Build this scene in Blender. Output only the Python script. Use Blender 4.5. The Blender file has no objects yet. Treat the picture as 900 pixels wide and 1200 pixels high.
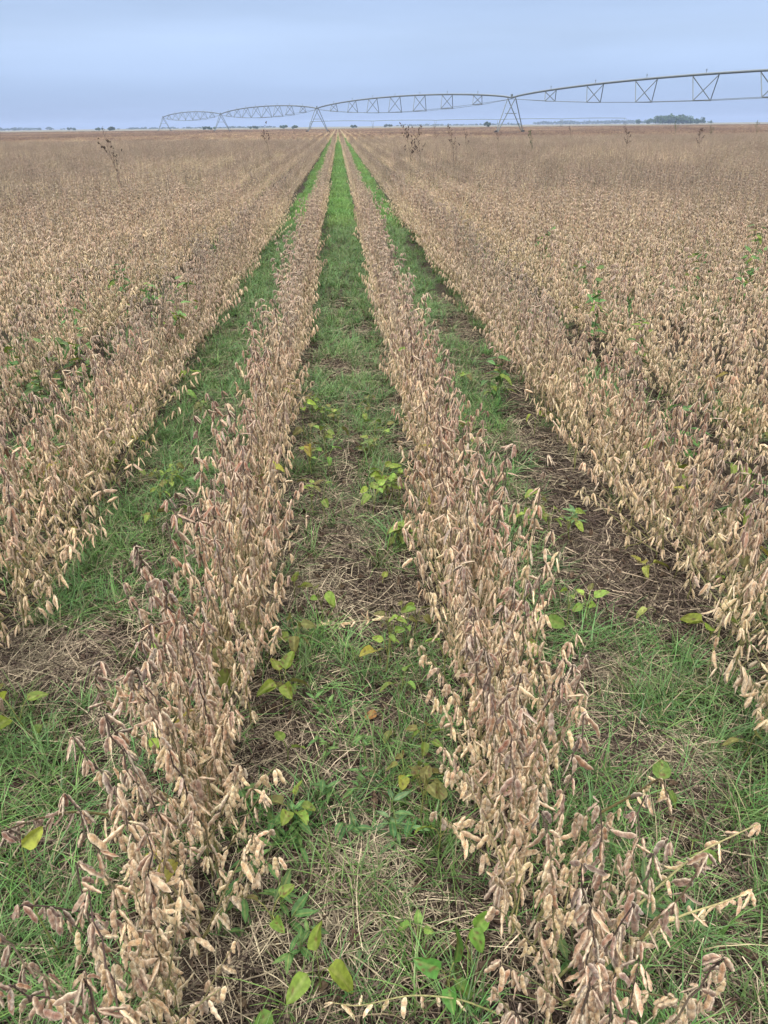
import bpy, math, random
import numpy as np
from mathutils import Matrix, Vector

rng = np.random.default_rng(11)
R = math.radians
sc = bpy.context.scene
COL = sc.collection

# ------------------------------------------------------------------ camera
H = 1.5
FPX = 866.0
PITCH, YAW, ROLL = 27.6, -2.9, -0.62
cd = bpy.data.cameras.new('camera')
cam = bpy.data.objects.new('camera', cd)
COL.objects.link(cam)
cd.sensor_fit = 'VERTICAL'
cd.sensor_height = 36.0
cd.lens = FPX / 1200 * 36.0
cd.clip_start = 0.05
cd.clip_end = 6000
cam.matrix_world = (Matrix.Translation((0, 0, H)) @ Matrix.Rotation(R(YAW), 4, 'Z')
                    @ Matrix.Rotation(R(90 - PITCH), 4, 'X') @ Matrix.Rotation(R(ROLL), 4, 'Z'))
sc.camera = cam
M3 = np.array(cam.matrix_world.to_3x3())


def project(p):
    q = (np.atleast_2d(p) - np.array([0, 0, H])) @ M3
    d = np.maximum(-q[:, 2], 1e-6)
    return 450 + FPX * q[:, 0] / d, 600 - FPX * q[:, 1] / d, -q[:, 2]


def ground_at(px, py, z=0.0):
    v = M3 @ np.array([(px - 450) / FPX, -(py - 600) / FPX, -1.0])
    t = (z - H) / v[2]
    return np.array([0, 0, H]) + v * t


# ------------------------------------------------------------------ materials
def new_mat(name):
    m = bpy.data.materials.new(name)
    m.use_nodes = True
    nt = m.node_tree
    nt.nodes.clear()
    out = nt.nodes.new('ShaderNodeOutputMaterial')
    return m, nt, out


def N(nt, kind, **kw):
    n = nt.nodes.new(kind)
    for k, v in kw.items():
        setattr(n, k, v)
    return n


def attr_material(name, rough=0.75, spec=0.25, noise=80.0, noise_amt=0.35, rand_v=0.25, rand_h=0.02, trans=0.0,
                  bump=0.0, sheen=0.0):
    m, nt, out = new_mat(name)
    L = nt.links.new
    a = N(nt, 'ShaderNodeAttribute', attribute_name='Col')
    oi = N(nt, 'ShaderNodeObjectInfo')
    tc = N(nt, 'ShaderNodeTexCoord')
    nz = N(nt, 'ShaderNodeTexNoise')
    nz.inputs['Scale'].default_value = noise
    nz.inputs['Detail'].default_value = 3
    L(tc.outputs['Object'], nz.inputs['Vector'])
    v = N(nt, 'ShaderNodeMapRange')
    v.inputs['To Min'].default_value = 1 - rand_v
    v.inputs['To Max'].default_value = 1 + rand_v
    L(oi.outputs['Random'], v.inputs['Value'])
    v2 = N(nt, 'ShaderNodeMapRange')
    v2.inputs['From Min'].default_value = 0.3
    v2.inputs['From Max'].default_value = 0.7
    v2.inputs['To Min'].default_value = 1 - noise_amt
    v2.inputs['To Max'].default_value = 1 + noise_amt
    L(nz.outputs['Fac'], v2.inputs['Value'])
    mul = N(nt, 'ShaderNodeMath', operation='MULTIPLY')
    L(v.outputs['Result'], mul.inputs[0])
    L(v2.outputs['Result'], mul.inputs[1])
    h = N(nt, 'ShaderNodeMapRange')
    h.inputs['To Min'].default_value = 0.5 - rand_h
    h.inputs['To Max'].default_value = 0.5 + rand_h
    f = N(nt, 'ShaderNodeMath', operation='FRACT')
    m7 = N(nt, 'ShaderNodeMath', operation='MULTIPLY')
    m7.inputs[1].default_value = 7.31
    L(oi.outputs['Random'], m7.inputs[0])
    L(m7.outputs[0], f.inputs[0])
    L(f.outputs[0], h.inputs['Value'])
    hs = N(nt, 'ShaderNodeHueSaturation')
    L(a.outputs['Color'], hs.inputs['Color'])
    L(mul.outputs[0], hs.inputs['Value'])
    L(h.outputs['Result'], hs.inputs['Hue'])
    b = N(nt, 'ShaderNodeBsdfPrincipled')
    b.inputs['Roughness'].default_value = rough
    b.inputs['Specular IOR Level'].default_value = spec
    if sheen:
        b.inputs['Sheen Weight'].default_value = sheen
        b.inputs['Sheen Roughness'].default_value = 0.5
    L(hs.outputs['Color'], b.inputs['Base Color'])
    if bump:
        bp = N(nt, 'ShaderNodeBump')
        bp.inputs['Strength'].default_value = bump
        bp.inputs['Distance'].default_value = 0.002
        L(nz.outputs['Fac'], bp.inputs['Height'])
        L(bp.outputs[0], b.inputs['Normal'])
    if trans:
        t = N(nt, 'ShaderNodeBsdfTranslucent')
        L(hs.outputs['Color'], t.inputs['Color'])
        mx = N(nt, 'ShaderNodeMixShader')
        mx.inputs[0].default_value = trans
        L(b.outputs[0], mx.inputs[1])
        L(t.outputs[0], mx.inputs[2])
        L(mx.outputs[0], out.inputs[0])
    else:
        L(b.outputs[0], out.inputs[0])
    return m


M_POD = attr_material('pod_husk', rough=0.7, spec=0.3, noise=200, noise_amt=0.30, rand_v=0.2, rand_h=0.012, bump=0.6, sheen=0.1)
M_POD1 = attr_material('pod_husk_near', rough=0.7, spec=0.3, noise=11, noise_amt=0.34, rand_v=0.2, rand_h=0.012, bump=0.6, sheen=0.1)
M_STEM = attr_material('dry_stem', rough=0.8, noise=140, noise_amt=0.35, rand_v=0.25)
M_LEAF = attr_material('weed_leaf', rough=0.55, spec=0.35, noise=90, noise_amt=0.3, rand_v=0.2, rand_h=0.02, trans=0.3)
M_GRASS = attr_material('grass_blade', rough=0.45, spec=0.45, noise=9, noise_amt=0.3, rand_v=0.3, rand_h=0.025, trans=0.15)
M_LITTER = attr_material('dead_litter', rough=0.9, spec=0.15, noise=60, noise_amt=0.4, rand_v=0.35, rand_h=0.015)
M_TREE = attr_material('tree_foliage', rough=0.8, noise=0.6, noise_amt=0.4, rand_v=0.15)


def plain(name, col, rough=0.5, metal=0.0, noise=6.0, amt=0.25):
    m, nt, out = new_mat(name)
    L = nt.links.new
    b = N(nt, 'ShaderNodeBsdfPrincipled')
    tc = N(nt, 'ShaderNodeTexCoord')
    nz = N(nt, 'ShaderNodeTexNoise')
    nz.inputs['Scale'].default_value = noise
    L(tc.outputs['Object'], nz.inputs['Vector'])
    rp = N(nt, 'ShaderNodeMix', data_type='RGBA')
    rp.inputs['A'].default_value = (*[c * (1 - amt) for c in col], 1)
    rp.inputs['B'].default_value = (*[min(1, c * (1 + amt)) for c in col], 1)
    L(nz.outputs['Fac'], rp.inputs['Factor'])
    L(rp.outputs['Result'], b.inputs['Base Color'])
    b.inputs['Roughness'].default_value = rough
    b.inputs['Metallic'].default_value = metal
    L(b.outputs[0], out.inputs[0])
    return m


M_STEEL = plain('galvanised_steel', (0.16, 0.19, 0.20), 0.5, 0.3)
M_TYRE = plain('tyre_rubber', (0.03, 0.03, 0.03), 0.9)


# ------------------------------------------------------------------ mesh collector
class MB:
    def __init__(self):
        self.v, self.f, self.c, self.n = [], [], [], 0

    def add(self, verts, quads, cols):
        verts = np.asarray(verts, float)
        cols = np.asarray(cols, float)
        if cols.ndim == 1:
            cols = np.repeat(cols[None, :], len(verts), 0)
        self.v.append(verts)
        self.c.append(cols)
        self.f.append(np.asarray(quads, int) + self.n)
        self.n += len(verts)

    def mesh(self, name, mat, smooth=True):
        me = bpy.data.meshes.new(name)
        v = np.concatenate(self.v)
        f = np.concatenate(self.f)
        c = np.concatenate(self.c)
        k = f.shape[1]
        me.vertices.add(len(v))
        me.vertices.foreach_set('co', v.astype(np.float32).ravel())
        me.loops.add(f.size)
        me.loops.foreach_set('vertex_index', f.ravel().astype(np.int32))
        me.polygons.add(len(f))
        me.polygons.foreach_set('loop_start', (np.arange(len(f)) * k).astype(np.int32))
        me.polygons.foreach_set('use_smooth', np.full(len(f), smooth))
        me.update(calc_edges=True)
        a = me.attributes.new('Col', 'FLOAT_COLOR', 'POINT')
        a.data.foreach_set('color', np.concatenate([c, np.ones((len(c), 1))], 1).astype(np.float32).ravel())
        me.materials.append(mat)
        return me


def link(name, me, parent=None, label=None, cat=None, group=None, kind=None, loc=None):
    o = bpy.data.objects.new(name, me)
    COL.objects.link(o)
    if parent is not None:
        o.parent = parent
    if loc is not None:
        o.location = loc
    if label:
        o['label'] = label
    if cat:
        o['category'] = cat
    if group:
        o['group'] = group
    if kind:
        o['kind'] = kind
    return o


def grid_quads(rings, segs, closed=True):
    q = []
    for i in range(rings - 1):
        for j in range(segs if closed else segs - 1):
            a, b = i * segs + j, i * segs + (j + 1) % segs
            q.append((a, b, b + segs, a + segs))
    return np.array(q)


def tube(mb, pts, radii, cols, segs=5):
    pts = np.asarray(pts, float)
    n = len(pts)
    radii = np.broadcast_to(np.asarray(radii, float), (n,))
    t = np.gradient(pts, axis=0)
    t /= np.linalg.norm(t, axis=1, keepdims=True) + 1e-9
    ref = np.array([0, 0, 1.0]) if abs(t[:, 2]).mean() < 0.8 else np.array([1.0, 0, 0])
    u = np.cross(t, ref)
    u /= np.linalg.norm(u, axis=1, keepdims=True) + 1e-9
    w = np.cross(t, u)
    an = np.arange(segs) * 2 * math.pi / segs
    v = pts[:, None, :] + radii[:, None, None] * (np.cos(an)[None, :, None] * u[:, None, :] + np.sin(an)[None, :, None] * w[:, None, :])
    cols = np.asarray(cols, float)
    if cols.ndim == 1:
        cols = np.repeat(cols[None], n, 0)
    mb.add(v.reshape(-1, 3), grid_quads(n, segs), np.repeat(cols, segs, 0))


# ------------------------------------------------------------------ soybean pods
TONES = np.array([(0.112, 0.070, 0.056), (0.265, 0.176, 0.130), (0.490, 0.358, 0.225), (0.690, 0.535, 0.320), (0.780, 0.640, 0.415)])


def tone_col(t, rust=0.0):
    t = min(max(t, 0), 1) * 4
    i = min(int(t), 3)
    c = TONES[i] * (1 - t + i) + TONES[i + 1] * (t - i)
    if rust < 0:
        return c * (1 + rust) - np.array([0.36, 0.305, 0.270]) * rust
    return c * (1 - rust) + np.array([0.30, 0.135, 0.06]) * rust


def pod_template(nseed, rings, segs, W=0.0069, T=0.0049, curve=0.05, twist=0.0):
    """unit length pod along +Z, half width W (x), half thickness T (y) given for a 50 mm pod"""
    k = 1 / 0.05
    s = np.linspace(0, 1, rings)
    env = np.clip(np.sin(np.pi * np.clip(s, 0.02, 0.985) ** 0.85), 0, 1) ** 0.5
    env[0], env[-1] = 0.16, 0.05
    wave = 0.5 + 0.5 * np.cos(2 * np.pi * nseed * s)
    w = W * k * env * (1 - 0.24 * wave)
    th = T * k * env * (1 - 0.62 * wave)
    an = np.arange(segs) * 2 * np.pi / segs
    x = w[:, None] * np.cos(an)[None]
    y = th[:, None] * np.sin(an)[None]
    bow = curve * np.sin(np.pi * s) - 0.05 * np.clip(s - 0.85, 0, 1) * 4
    x = x + bow[:, None]
    z = np.repeat(s[:, None], segs, 1)
    if twist:
        a = twist * s[:, None]
        x, y = x * np.cos(a) - y * np.sin(a), x * np.sin(a) + y * np.cos(a)
    v = np.stack([x, y, z], -1).reshape(-1, 3)
    edge = np.repeat(np.abs(np.cos(an))[None] ** 3, rings, 0)
    seed = np.repeat((1 - wave)[:, None], segs, 1) * (1 - edge)
    ends = np.repeat((np.clip((s - 0.8) * 5, 0, 1) + np.clip((0.12 - s) * 8, 0, 1))[:, None], segs, 1)
    return v, grid_quads(rings, segs), edge.ravel(), seed.ravel(), ends.ravel()


def pod_colours(tpl, c, r):
    v, q, edge, seed, ends = tpl
    pale = c * 0.45 + np.array([0.79, 0.68, 0.50]) * 0.55
    m = np.clip(edge * 0.95 + ends * 0.45, 0, 1)[:, None]
    o = c[None] * (1 - m) + pale[None] * m
    dark = c * np.array([0.58, 0.43, 0.34])
    s = (seed * 0.8)[:, None]
    o = o * (1 - s) + dark[None] * s
    return np.clip(o * (1 + r.normal(0, 0.05, (len(v), 1))), 0, 0.85)


def pod_set(rings, segs):
    return [pod_template(3, rings, segs, curve=0.06), pod_template(3, rings, segs, curve=-0.04, twist=0.5),
            pod_template(2, rings, segs, W=0.0076, curve=0.03), pod_template(2, rings, segs, W=0.0068, curve=0.07, twist=-0.4),
            pod_template(3, rings, segs, W=0.0055, T=0.0026, curve=0.10), pod_template(2, rings, segs, W=0.0073, T=0.0052, curve=0.0)]


TPL = {'a': pod_set(13, 8), 'b': pod_set(8, 6), 'c': pod_set(5, 4), 'd': pod_set(3, 3)}


def basis(d, roll):
    d = d / (np.linalg.norm(d) + 1e-9)
    ref = np.array([0, 0, 1.0]) if abs(d[2]) < 0.95 else np.array([1.0, 0, 0])
    x = np.cross(ref, d)
    x /= np.linalg.norm(x)
    y = np.cross(d, x)
    c, s = math.cos(roll), math.sin(roll)
    return np.stack([c * x + s * y, -s * x + c * y, d], 1)


class Plant:
    pass


def gen_plant(r, height=0.62, spread=0.13, lean=(0, 0), nbranch=2, pale=0.0, dens=1.0, maxpods=98):
    P = Plant()
    P.stems, P.pods, P.height = [], [], height
    n = 16
    s = np.linspace(0, 1, n)
    zig = np.where(np.arange(n) % 2 == 0, 1, -1) * 0.004
    za = r.uniform(0, 2 * math.pi)
    az0 = r.uniform(0, 2 * math.pi)
    droop = r.uniform(0.0, 0.05)
    main = np.stack([lean[0] * s ** 1.6 + zig * math.cos(za) + droop * math.cos(az0) * s ** 3,
                     lean[1] * s ** 1.6 + zig * math.sin(za) + droop * math.sin(az0) * s ** 3,
                     height * s * (1 - 0.12 * (abs(lean[0]) + abs(lean[1])) * s)], 1)
    low, top = np.array([0.26, 0.26, 0.095]), np.array([0.085, 0.060, 0.048])
    grey = np.array([0.16, 0.12, 0.095])
    dk = r.uniform(0.4, 0.8)

    def stem_cols(u):
        u = np.clip(u, 0, 1)[:, None]
        a = low * (1 - u) + grey * u
        m = np.clip((u - dk) * 4, 0, 1)
        return a * (1 - m) + top * m

    P.stems.append((main, 0.0027 - 0.0016 * s, stem_cols(s)))
    node = 0

    def pods_at(p, axis, u, k, node):
        az = r.uniform(0, 2 * math.pi)
        for j in range(k):
            a = az + (j - k / 2) * 0.95 + r.normal(0, 0.5)
            pol = abs(r.normal(0.30, 0.20)) + (0.12 if u > 0.85 else 0)
            if r.random() < 0.05:
                pol += 0.8
            d = np.array([math.cos(a) * math.sin(pol), math.sin(a) * math.sin(pol), -math.cos(pol)])
            L = max(0.022, r.normal(0.038, 0.0062)) * (0.86 if u > 0.9 else 1)
            t = 0.94 - 0.80 * u ** 1.3 + r.normal(0, 0.15) + pale
            rust = max(0, r.normal(-0.25, 0.3)) if u < 0.6 else max(0, r.normal(0.08, 0.34))
            rust = min(rust, 0.8)
            if rust < 0.1 and r.random() < 0.16:
                rust = -r.uniform(0.2, 0.75)
            off = np.array([math.cos(a), math.sin(a), -0.1]) * 0.004
            P.pods.append((p + off, d, r.uniform(0, 6.28), L, int(r.integers(0, 6)), t, rust, node))

    for i in range(2, n):
        u = s[i]
        k = int(r.choice([2, 3, 4, 5], p=[0.12, 0.36, 0.38, 0.14]))
        if r.random() < dens:
            pods_at(main[i], None, u, k if i < n - 1 else k + 1, node)
        node += 1
    for b in range(nbranch):
        i0 = int(r.integers(1, 6))
        p0 = main[i0]
        az = r.uniform(0, 2 * math.pi)
        Lb = r.uniform(0.45, 0.75) * height * (0.9 - 0.5 * s[i0]) * 1.1
        m = 9
        q = np.linspace(0, 1, m)
        out = spread * r.uniform(0.55, 1.15)
        br = p0 + np.stack([math.cos(az) * out * q ** 0.8, math.sin(az) * out * q ** 0.8, Lb * q * (1 - 0.25 * q)], 1)
        hz = np.clip((br[:, 2]) / height, 0, 1)
        P.stems.append((br, 0.0018 - 0.0009 * q, stem_cols(hz)))
        for j in range(2, m):
            k = int(r.choice([1, 2, 3], p=[0.1, 0.4, 0.5]))
            pods_at(br[j], None, hz[j], k, node)
            node += 1
    if len(P.pods) > maxpods:
        keep = sorted(r.choice(len(P.pods), maxpods, replace=False))
        P.pods = [P.pods[i] for i in keep]
    return P


def stems_into(mb, P, segs, off=(0, 0, 0), step=1):
    for pts, rad, cols in P.stems:
        tube(mb, pts[::step] + np.array(off), rad[::step], cols[::step], segs)


def pod_into(mb, pod, lod, r, off=(0, 0, 0), fat=1.0):
    p, d, roll, L, k, t, rust, node = pod
    tp = TPL[lod][k]
    B = basis(d, roll)
    v = tp[0] * np.array([L * fat, L * fat, L])
    mb.add(v @ B.T + p + np.array(off), tp[1], pod_colours(tp, tone_col(t, rust), r))


# ------------------------------------------------------------------ leaves
def leaf_mesh_data(length, width, col, r, fold=0.25, droop=0.35, spots=0.0, edge_col=None, lance=False):
    ru, su = 9, 7
    u = np.linspace(0, 1, ru)
    a = np.linspace(-1, 1, su)
    if lance:
        prof = np.sin(np.pi * u ** 0.8) ** 1.0
    else:
        prof = np.sqrt(np.clip(np.sin(np.pi * u ** 0.72), 0, 1)) * (1 - 0.25 * u)
    prof[0], prof[-1] = 0.05, 0.02
    w = width / 2 * prof
    ph = r.uniform(0, 6)
    y = w[:, None] * a[None]
    x = length * np.repeat(u[:, None], su, 1)
    z = np.abs(y) * fold - droop * length * (u[:, None] ** 2) + 0.035 * width * np.sin(u[:, None] * 11 + a[None] * 3 + ph) * np.abs(a[None])
    v = np.stack([x, y, z], -1).reshape(-1, 3)
    col = np.array(col)
    e = np.array(edge_col) if edge_col is not None else col * 1.15
    mm = (np.abs(a)[None] ** 2 * 0.6 + 0.4 * np.sin(u[:, None] * 5 + ph) ** 2)
    c = col * (1 - mm[..., None] * 0.7) + e * mm[..., None] * 0.7
    c[:, su // 2] = c[:, su // 2] * 0.6 + np.array([0.35, 0.36, 0.12]) * 0.4
    if spots:
        m = (r.random((ru, su)) < spots)[..., None]
        c = np.where(m, np.array([0.12, 0.07, 0.03]), c)
    return v, grid_quads(ru, su, closed=False), np.clip(c.reshape(-1, 3), 0, 1)


def leaf_mesh(name, *a, **k):
    mb = MB()
    mb.add(*leaf_mesh_data(*a, **k))
    return mb.mesh(name, M_LEAF)


GREEN, YGREEN, YELLOW, OLIVE = (0.07, 0.14, 0.03), (0.155, 0.205, 0.03), (0.27, 0.24, 0.04), (0.14, 0.14, 0.04)
BLUEGREEN, ORANGE = (0.11, 0.20, 0.09), (0.34, 0.17, 0.05)

def vnoise(x, y, seed=0):
    def hsh(i, j):
        v = np.sin(i * 127.1 + j * 311.7 + seed * 74.7) * 43758.5453
        return v - np.floor(v)
    i, j = np.floor(x), np.floor(y)
    fx, fy = x - i, y - j
    fx, fy = fx * fx * (3 - 2 * fx), fy * fy * (3 - 2 * fy)
    return (hsh(i, j) * (1 - fx) + hsh(i + 1, j) * fx) * (1 - fy) + (hsh(i, j + 1) * (1 - fx) + hsh(i + 1, j + 1) * fx) * fy


# ------------------------------------------------------------------ rows of the crop
ROWS = [(-0.37, 'pairA'), (0.37, 'pairB')]
for k in range(0, 75):
    ROWS.append((-1.18 - 0.76 * k, 'outL%d' % k))
    ROWS.append((1.20 + 0.76 * k, 'outR%d' % k))


def visible_mask(x, y, pad=60, ztop=0.62):
    ok = np.zeros(len(x), bool)
    for dx in (-0.1, 0, 0.1):
        for z in (0.15, 0.4, ztop):
            px, py, d = project(np.stack([x + dx, y, np.full(len(x), z)], 1))
            ok |= (d > 0.15) & (px > -pad) & (px < 900 + pad) & (py > -pad) & (py < 1200 + pad)
    return ok


SPOTS = []          # every single plant out to NEAR metres
NEAR = 15.0
for X, nm in ROWS:
    y = 0.42
    while y < NEAR:
        pair = nm.startswith('pair')
        y += (rng.uniform(0.022, 0.046) if y < 2.6 else rng.uniform(0.032, 0.064)) if pair else rng.uniform(0.034, 0.064) * (0.85 if nm.endswith(('L0', 'R0')) else 1)
        if pair and y < 1.6 and rng.random() < 0.06:
            y += 0.04
        tuck = 0.055 * max(0, 1.75 - y) * (1.0 if nm == 'pairB' else 0.5) if pair else 0
        SPOTS.append((X * (1 - tuck / 0.37) + rng.normal(0, (0.045 if y < 2.5 else 0.03) if pair else 0.065), y, nm))
SX = np.array([s[0] for s in SPOTS])
SY = np.array([s[1] for s in SPOTS])
vis_wide = visible_mask(SX, SY, pad=260)
vis_in = visible_mask(SX, SY, pad=-12)
dist = np.hypot(SX, SY)
order = np.argsort(dist)
near_ids = [i for i in order if vis_in[i]][:298]
near_set = set(near_ids)

# ------------------------------------------------------------------ nearest plants: one object each, with parts
N_TONE = 9
pod_lib = {}
lib_rng = np.random.default_rng(5)


def lib_pod(k, t, rust):
    ti = int(round(min(max(t, 0), 1) * (N_TONE - 1)))
    ri = int(round(rust * 3))
    key = (k, ti, ri)
    if key not in pod_lib:
        mb = MB()
        tp = TPL['a'][k]
        mb.add(tp[0], tp[1], pod_colours(tp, tone_col(ti / (N_TONE - 1), ri / 3), lib_rng))
        pod_lib[key] = mb.mesh('pod', M_POD1)
    return pod_lib[key]


ROWTXT = {'pairA': 'row across from the lodged yellow stems', 'pairB': 'row ending in the lodged yellow stems',
          'outL0': 'row behind the three-leaf yellow weed', 'outR0': 'row above the bare straw bed',
          'outL1': 'second row behind the three-leaf weed', 'outR1': 'second row beyond the bare straw bed',
          'outL2': 'third row behind the three-leaf weed', 'outR2': 'third row beyond the bare straw bed'}
ROWGRP = {'pairA': 'soybean plants of the row opposite the lodged stems', 'pairB': 'soybean plants of the row with the lodged stems',
          'outL0': 'soybean plants of the row behind the three-leaf weed', 'outR0': 'soybean plants of the row above the straw bed'}
ORD = ['first', 'second', 'third', 'fourth', 'fifth', 'sixth', 'seventh', 'eighth', 'ninth', 'tenth', 'eleventh', 'twelfth',
       'thirteenth', 'fourteenth', 'fifteenth', 'sixteenth']
row_count = {}
N_FULL = 62

# shared plants for the second tier
protoB = []
for i in range(14):
    r = np.random.default_rng(100 + i)
    outer = i >= 5
    P = gen_plant(r, height=r.uniform(0.54, 0.68), spread=0.26 if outer else 0.135, lean=(r.normal(0, 0.05), r.normal(0, 0.05)),
                  nbranch=3 if outer else 2, pale=r.normal(0.02, 0.06), dens=0.97)
    mb = MB()
    stems_into(mb, P, 5)
    stem_me = mb.mesh('stem', M_STEM)
    nodes = {}
    for pod in P.pods:
        nodes.setdefault(pod[7] // 2, []).append(pod)
    cl = []
    for nd, pods in sorted(nodes.items()):
        mb = MB()
        for pod in pods:
            pod_into(mb, pod, 'b', r)
        cl.append(mb.mesh('pod_cluster', M_POD))
    protoB.append((stem_me, cl, P))

leafB = [leaf_mesh('leaf', 0.055, 0.036, c, np.random.default_rng(i), spots=0.04) for i, c in enumerate([YGREEN, YELLOW, OLIVE])]

for rank, i in enumerate(near_ids):
    x, y, nm = SPOTS[i]
    r = np.random.default_rng(1000 + int(i))
    cnt = row_count.get(nm, 0)
    row_count[nm] = cnt + 1
    pair = nm.startswith('pair')
    side = -1 if x < 0 else 1
    full = rank < N_FULL
    lean = (r.normal(0.0, 0.045), r.normal(0.0, 0.045))
    h = r.uniform(0.52, 0.66)
    if pair and y < 1.7:
        lean = ((side * abs(r.normal(0.02, 0.055)) if nm == 'pairA' else r.normal(0.0, 0.045)), r.normal(-0.01, 0.05))
    has_leaf = r.random() < 0.16
    root = link('soybean_plant', None, loc=(x, y, 0))
    root.empty_display_size = 0.05
    if full:
        P = gen_plant(r, height=h, spread=(0.16 if y < 2.2 else 0.135) if pair else 0.26, lean=lean, nbranch=int(r.choice([2, 2, 3])) if pair else 3,
                      pale=r.normal(0.0, 0.09), dens=0.97)
        mb = MB()
        stems_into(mb, P, 6)
        link('stem', mb.mesh('stem', M_STEM), root)
        for (p, d, roll, L, k, t, rust, node) in P.pods:
            o = link('pod', lib_pod(k, t, rust), root)
            B = basis(d, roll)
            m = Matrix([[B[a][0] * L, B[a][1] * L, B[a][2] * L, p[a]] for a in range(3)] + [[0, 0, 0, 1]])
            o.matrix_local = m
        tt = np.mean([q[5] for q in P.pods])
        ll = lean[0]
    else:
        sm, cl, P = protoB[int(r.integers(0, 5)) if pair else int(r.integers(5, 14))]
        link('stem', sm, root)
        for me in cl:
            link('pod_cluster', me, root)
        a = r.uniform(0, 2 * math.pi)
        root.rotation_euler = (r.normal(0, 0.05), r.normal(0, 0.05), a)
        k = r.uniform(0.9, 1.1)
        root.scale = (k, k, k)
        tt, ll = np.mean([q[5] for q in P.pods]), 0
    if has_leaf:
        for q in range(int(r.integers(1, 3))):
            lo = link('leaf', leafB[int(r.integers(0, 3))], root)
            az = r.uniform(0, 6.28)
            lo.location = (math.cos(az) * 0.05, math.sin(az) * 0.05, r.uniform(0.08, 0.4))
            lo.rotation_euler = (r.normal(0, 0.3), r.uniform(-0.2, 0.5), az)
            lo.scale = [r.uniform(0.7, 1.2)] * 3
    look = 'pale' if tt > 0.62 else ('dark-podded' if tt < 0.50 else 'tan')
    if has_leaf:
        look += ' green-leaved'
    if full and abs(ll) > 0.07:
        look += ' leaning'
    row = ROWTXT.get(nm, 'outer row beyond the edge rows')
    if cnt < len(ORD) and nm in ('pairA', 'pairB', 'outL0', 'outR0'):
        look = ' '.join(look.split()[:2])
        root['label'] = '%s soybean plant, %s from near end of %s' % (look, ORD[cnt], row)
        root['group'] = ROWGRP[nm]
    else:
        where = 'near' if y < 3.2 else ('middle' if y < 4.6 else 'farther')
        root['label'] = '%s soybean plant in %s stretch of %s' % (look, where, row)
        root['group'] = '%s soybean plants, %s stretch of %s' % (look, where, row)
    root['category'] = 'soybean plant'


# ------------------------------------------------------------------ scatter helper (only for kind = stuff)
def scatter(name, protos, pts, idx, rot, scl, label, cat):
    coll = bpy.data.collections.new(name + '_sources')
    for k, (me) in enumerate(protos):
        o = bpy.data.objects.new('%s_source_%03d' % (name, k), me)
        coll.objects.link(o)
    me = bpy.data.meshes.new(name)
    pts = np.asarray(pts, np.float32)
    me.vertices.add(len(pts))
    me.vertices.foreach_set('co', pts.ravel())
    me.attributes.new('idx', 'INT', 'POINT').data.foreach_set('value', np.asarray(idx, np.int32))
    me.attributes.new('rot', 'FLOAT_VECTOR', 'POINT').data.foreach_set('vector', np.asarray(rot, np.float32).ravel())
    me.attributes.new('scl', 'FLOAT_VECTOR', 'POINT').data.foreach_set('vector', np.asarray(scl, np.float32).ravel())
    o = link(name, me, label=label, cat=cat, kind='stuff')
    ng = bpy.data.node_groups.new(name + '_nodes', 'GeometryNodeTree')
    ng.interface.new_socket('Geometry', in_out='INPUT', socket_type='NodeSocketGeometry')
    ng.interface.new_socket('Geometry', in_out='OUTPUT', socket_type='NodeSocketGeometry')
    gi, go = ng.nodes.new('NodeGroupInput'), ng.nodes.new('NodeGroupOutput')
    ip = ng.nodes.new('GeometryNodeInstanceOnPoints')
    ci = ng.nodes.new('GeometryNodeCollectionInfo')
    ci.inputs['Collection'].default_value = coll
    ci.inputs['Separate Children'].default_value = True
    ci.inputs['Reset Children'].default_value = True
    ip.inputs['Pick Instance'].default_value = True

    def na(nm, dt):
        n = ng.nodes.new('GeometryNodeInputNamedAttribute')
        n.data_type = dt
        n.inputs['Name'].default_value = nm
        return n.outputs[0]
    er = ng.nodes.new('FunctionNodeEulerToRotation')
    L = ng.links.new
    L(gi.outputs[0], ip.inputs['Points'])
    L(ci.outputs[0], ip.inputs['Instance'])
    L(na('idx', 'INT'), ip.inputs['Instance Index'])
    L(na('rot', 'FLOAT_VECTOR'), er.inputs[0])
    L(er.outputs[0], ip.inputs['Rotation'])
    L(na('scl', 'FLOAT_VECTOR'), ip.inputs['Scale'])
    L(ip.outputs[0], go.inputs[0])
    md = o.modifiers.new('scatter', 'NODES')
    md.node_group = ng
    return o


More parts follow.
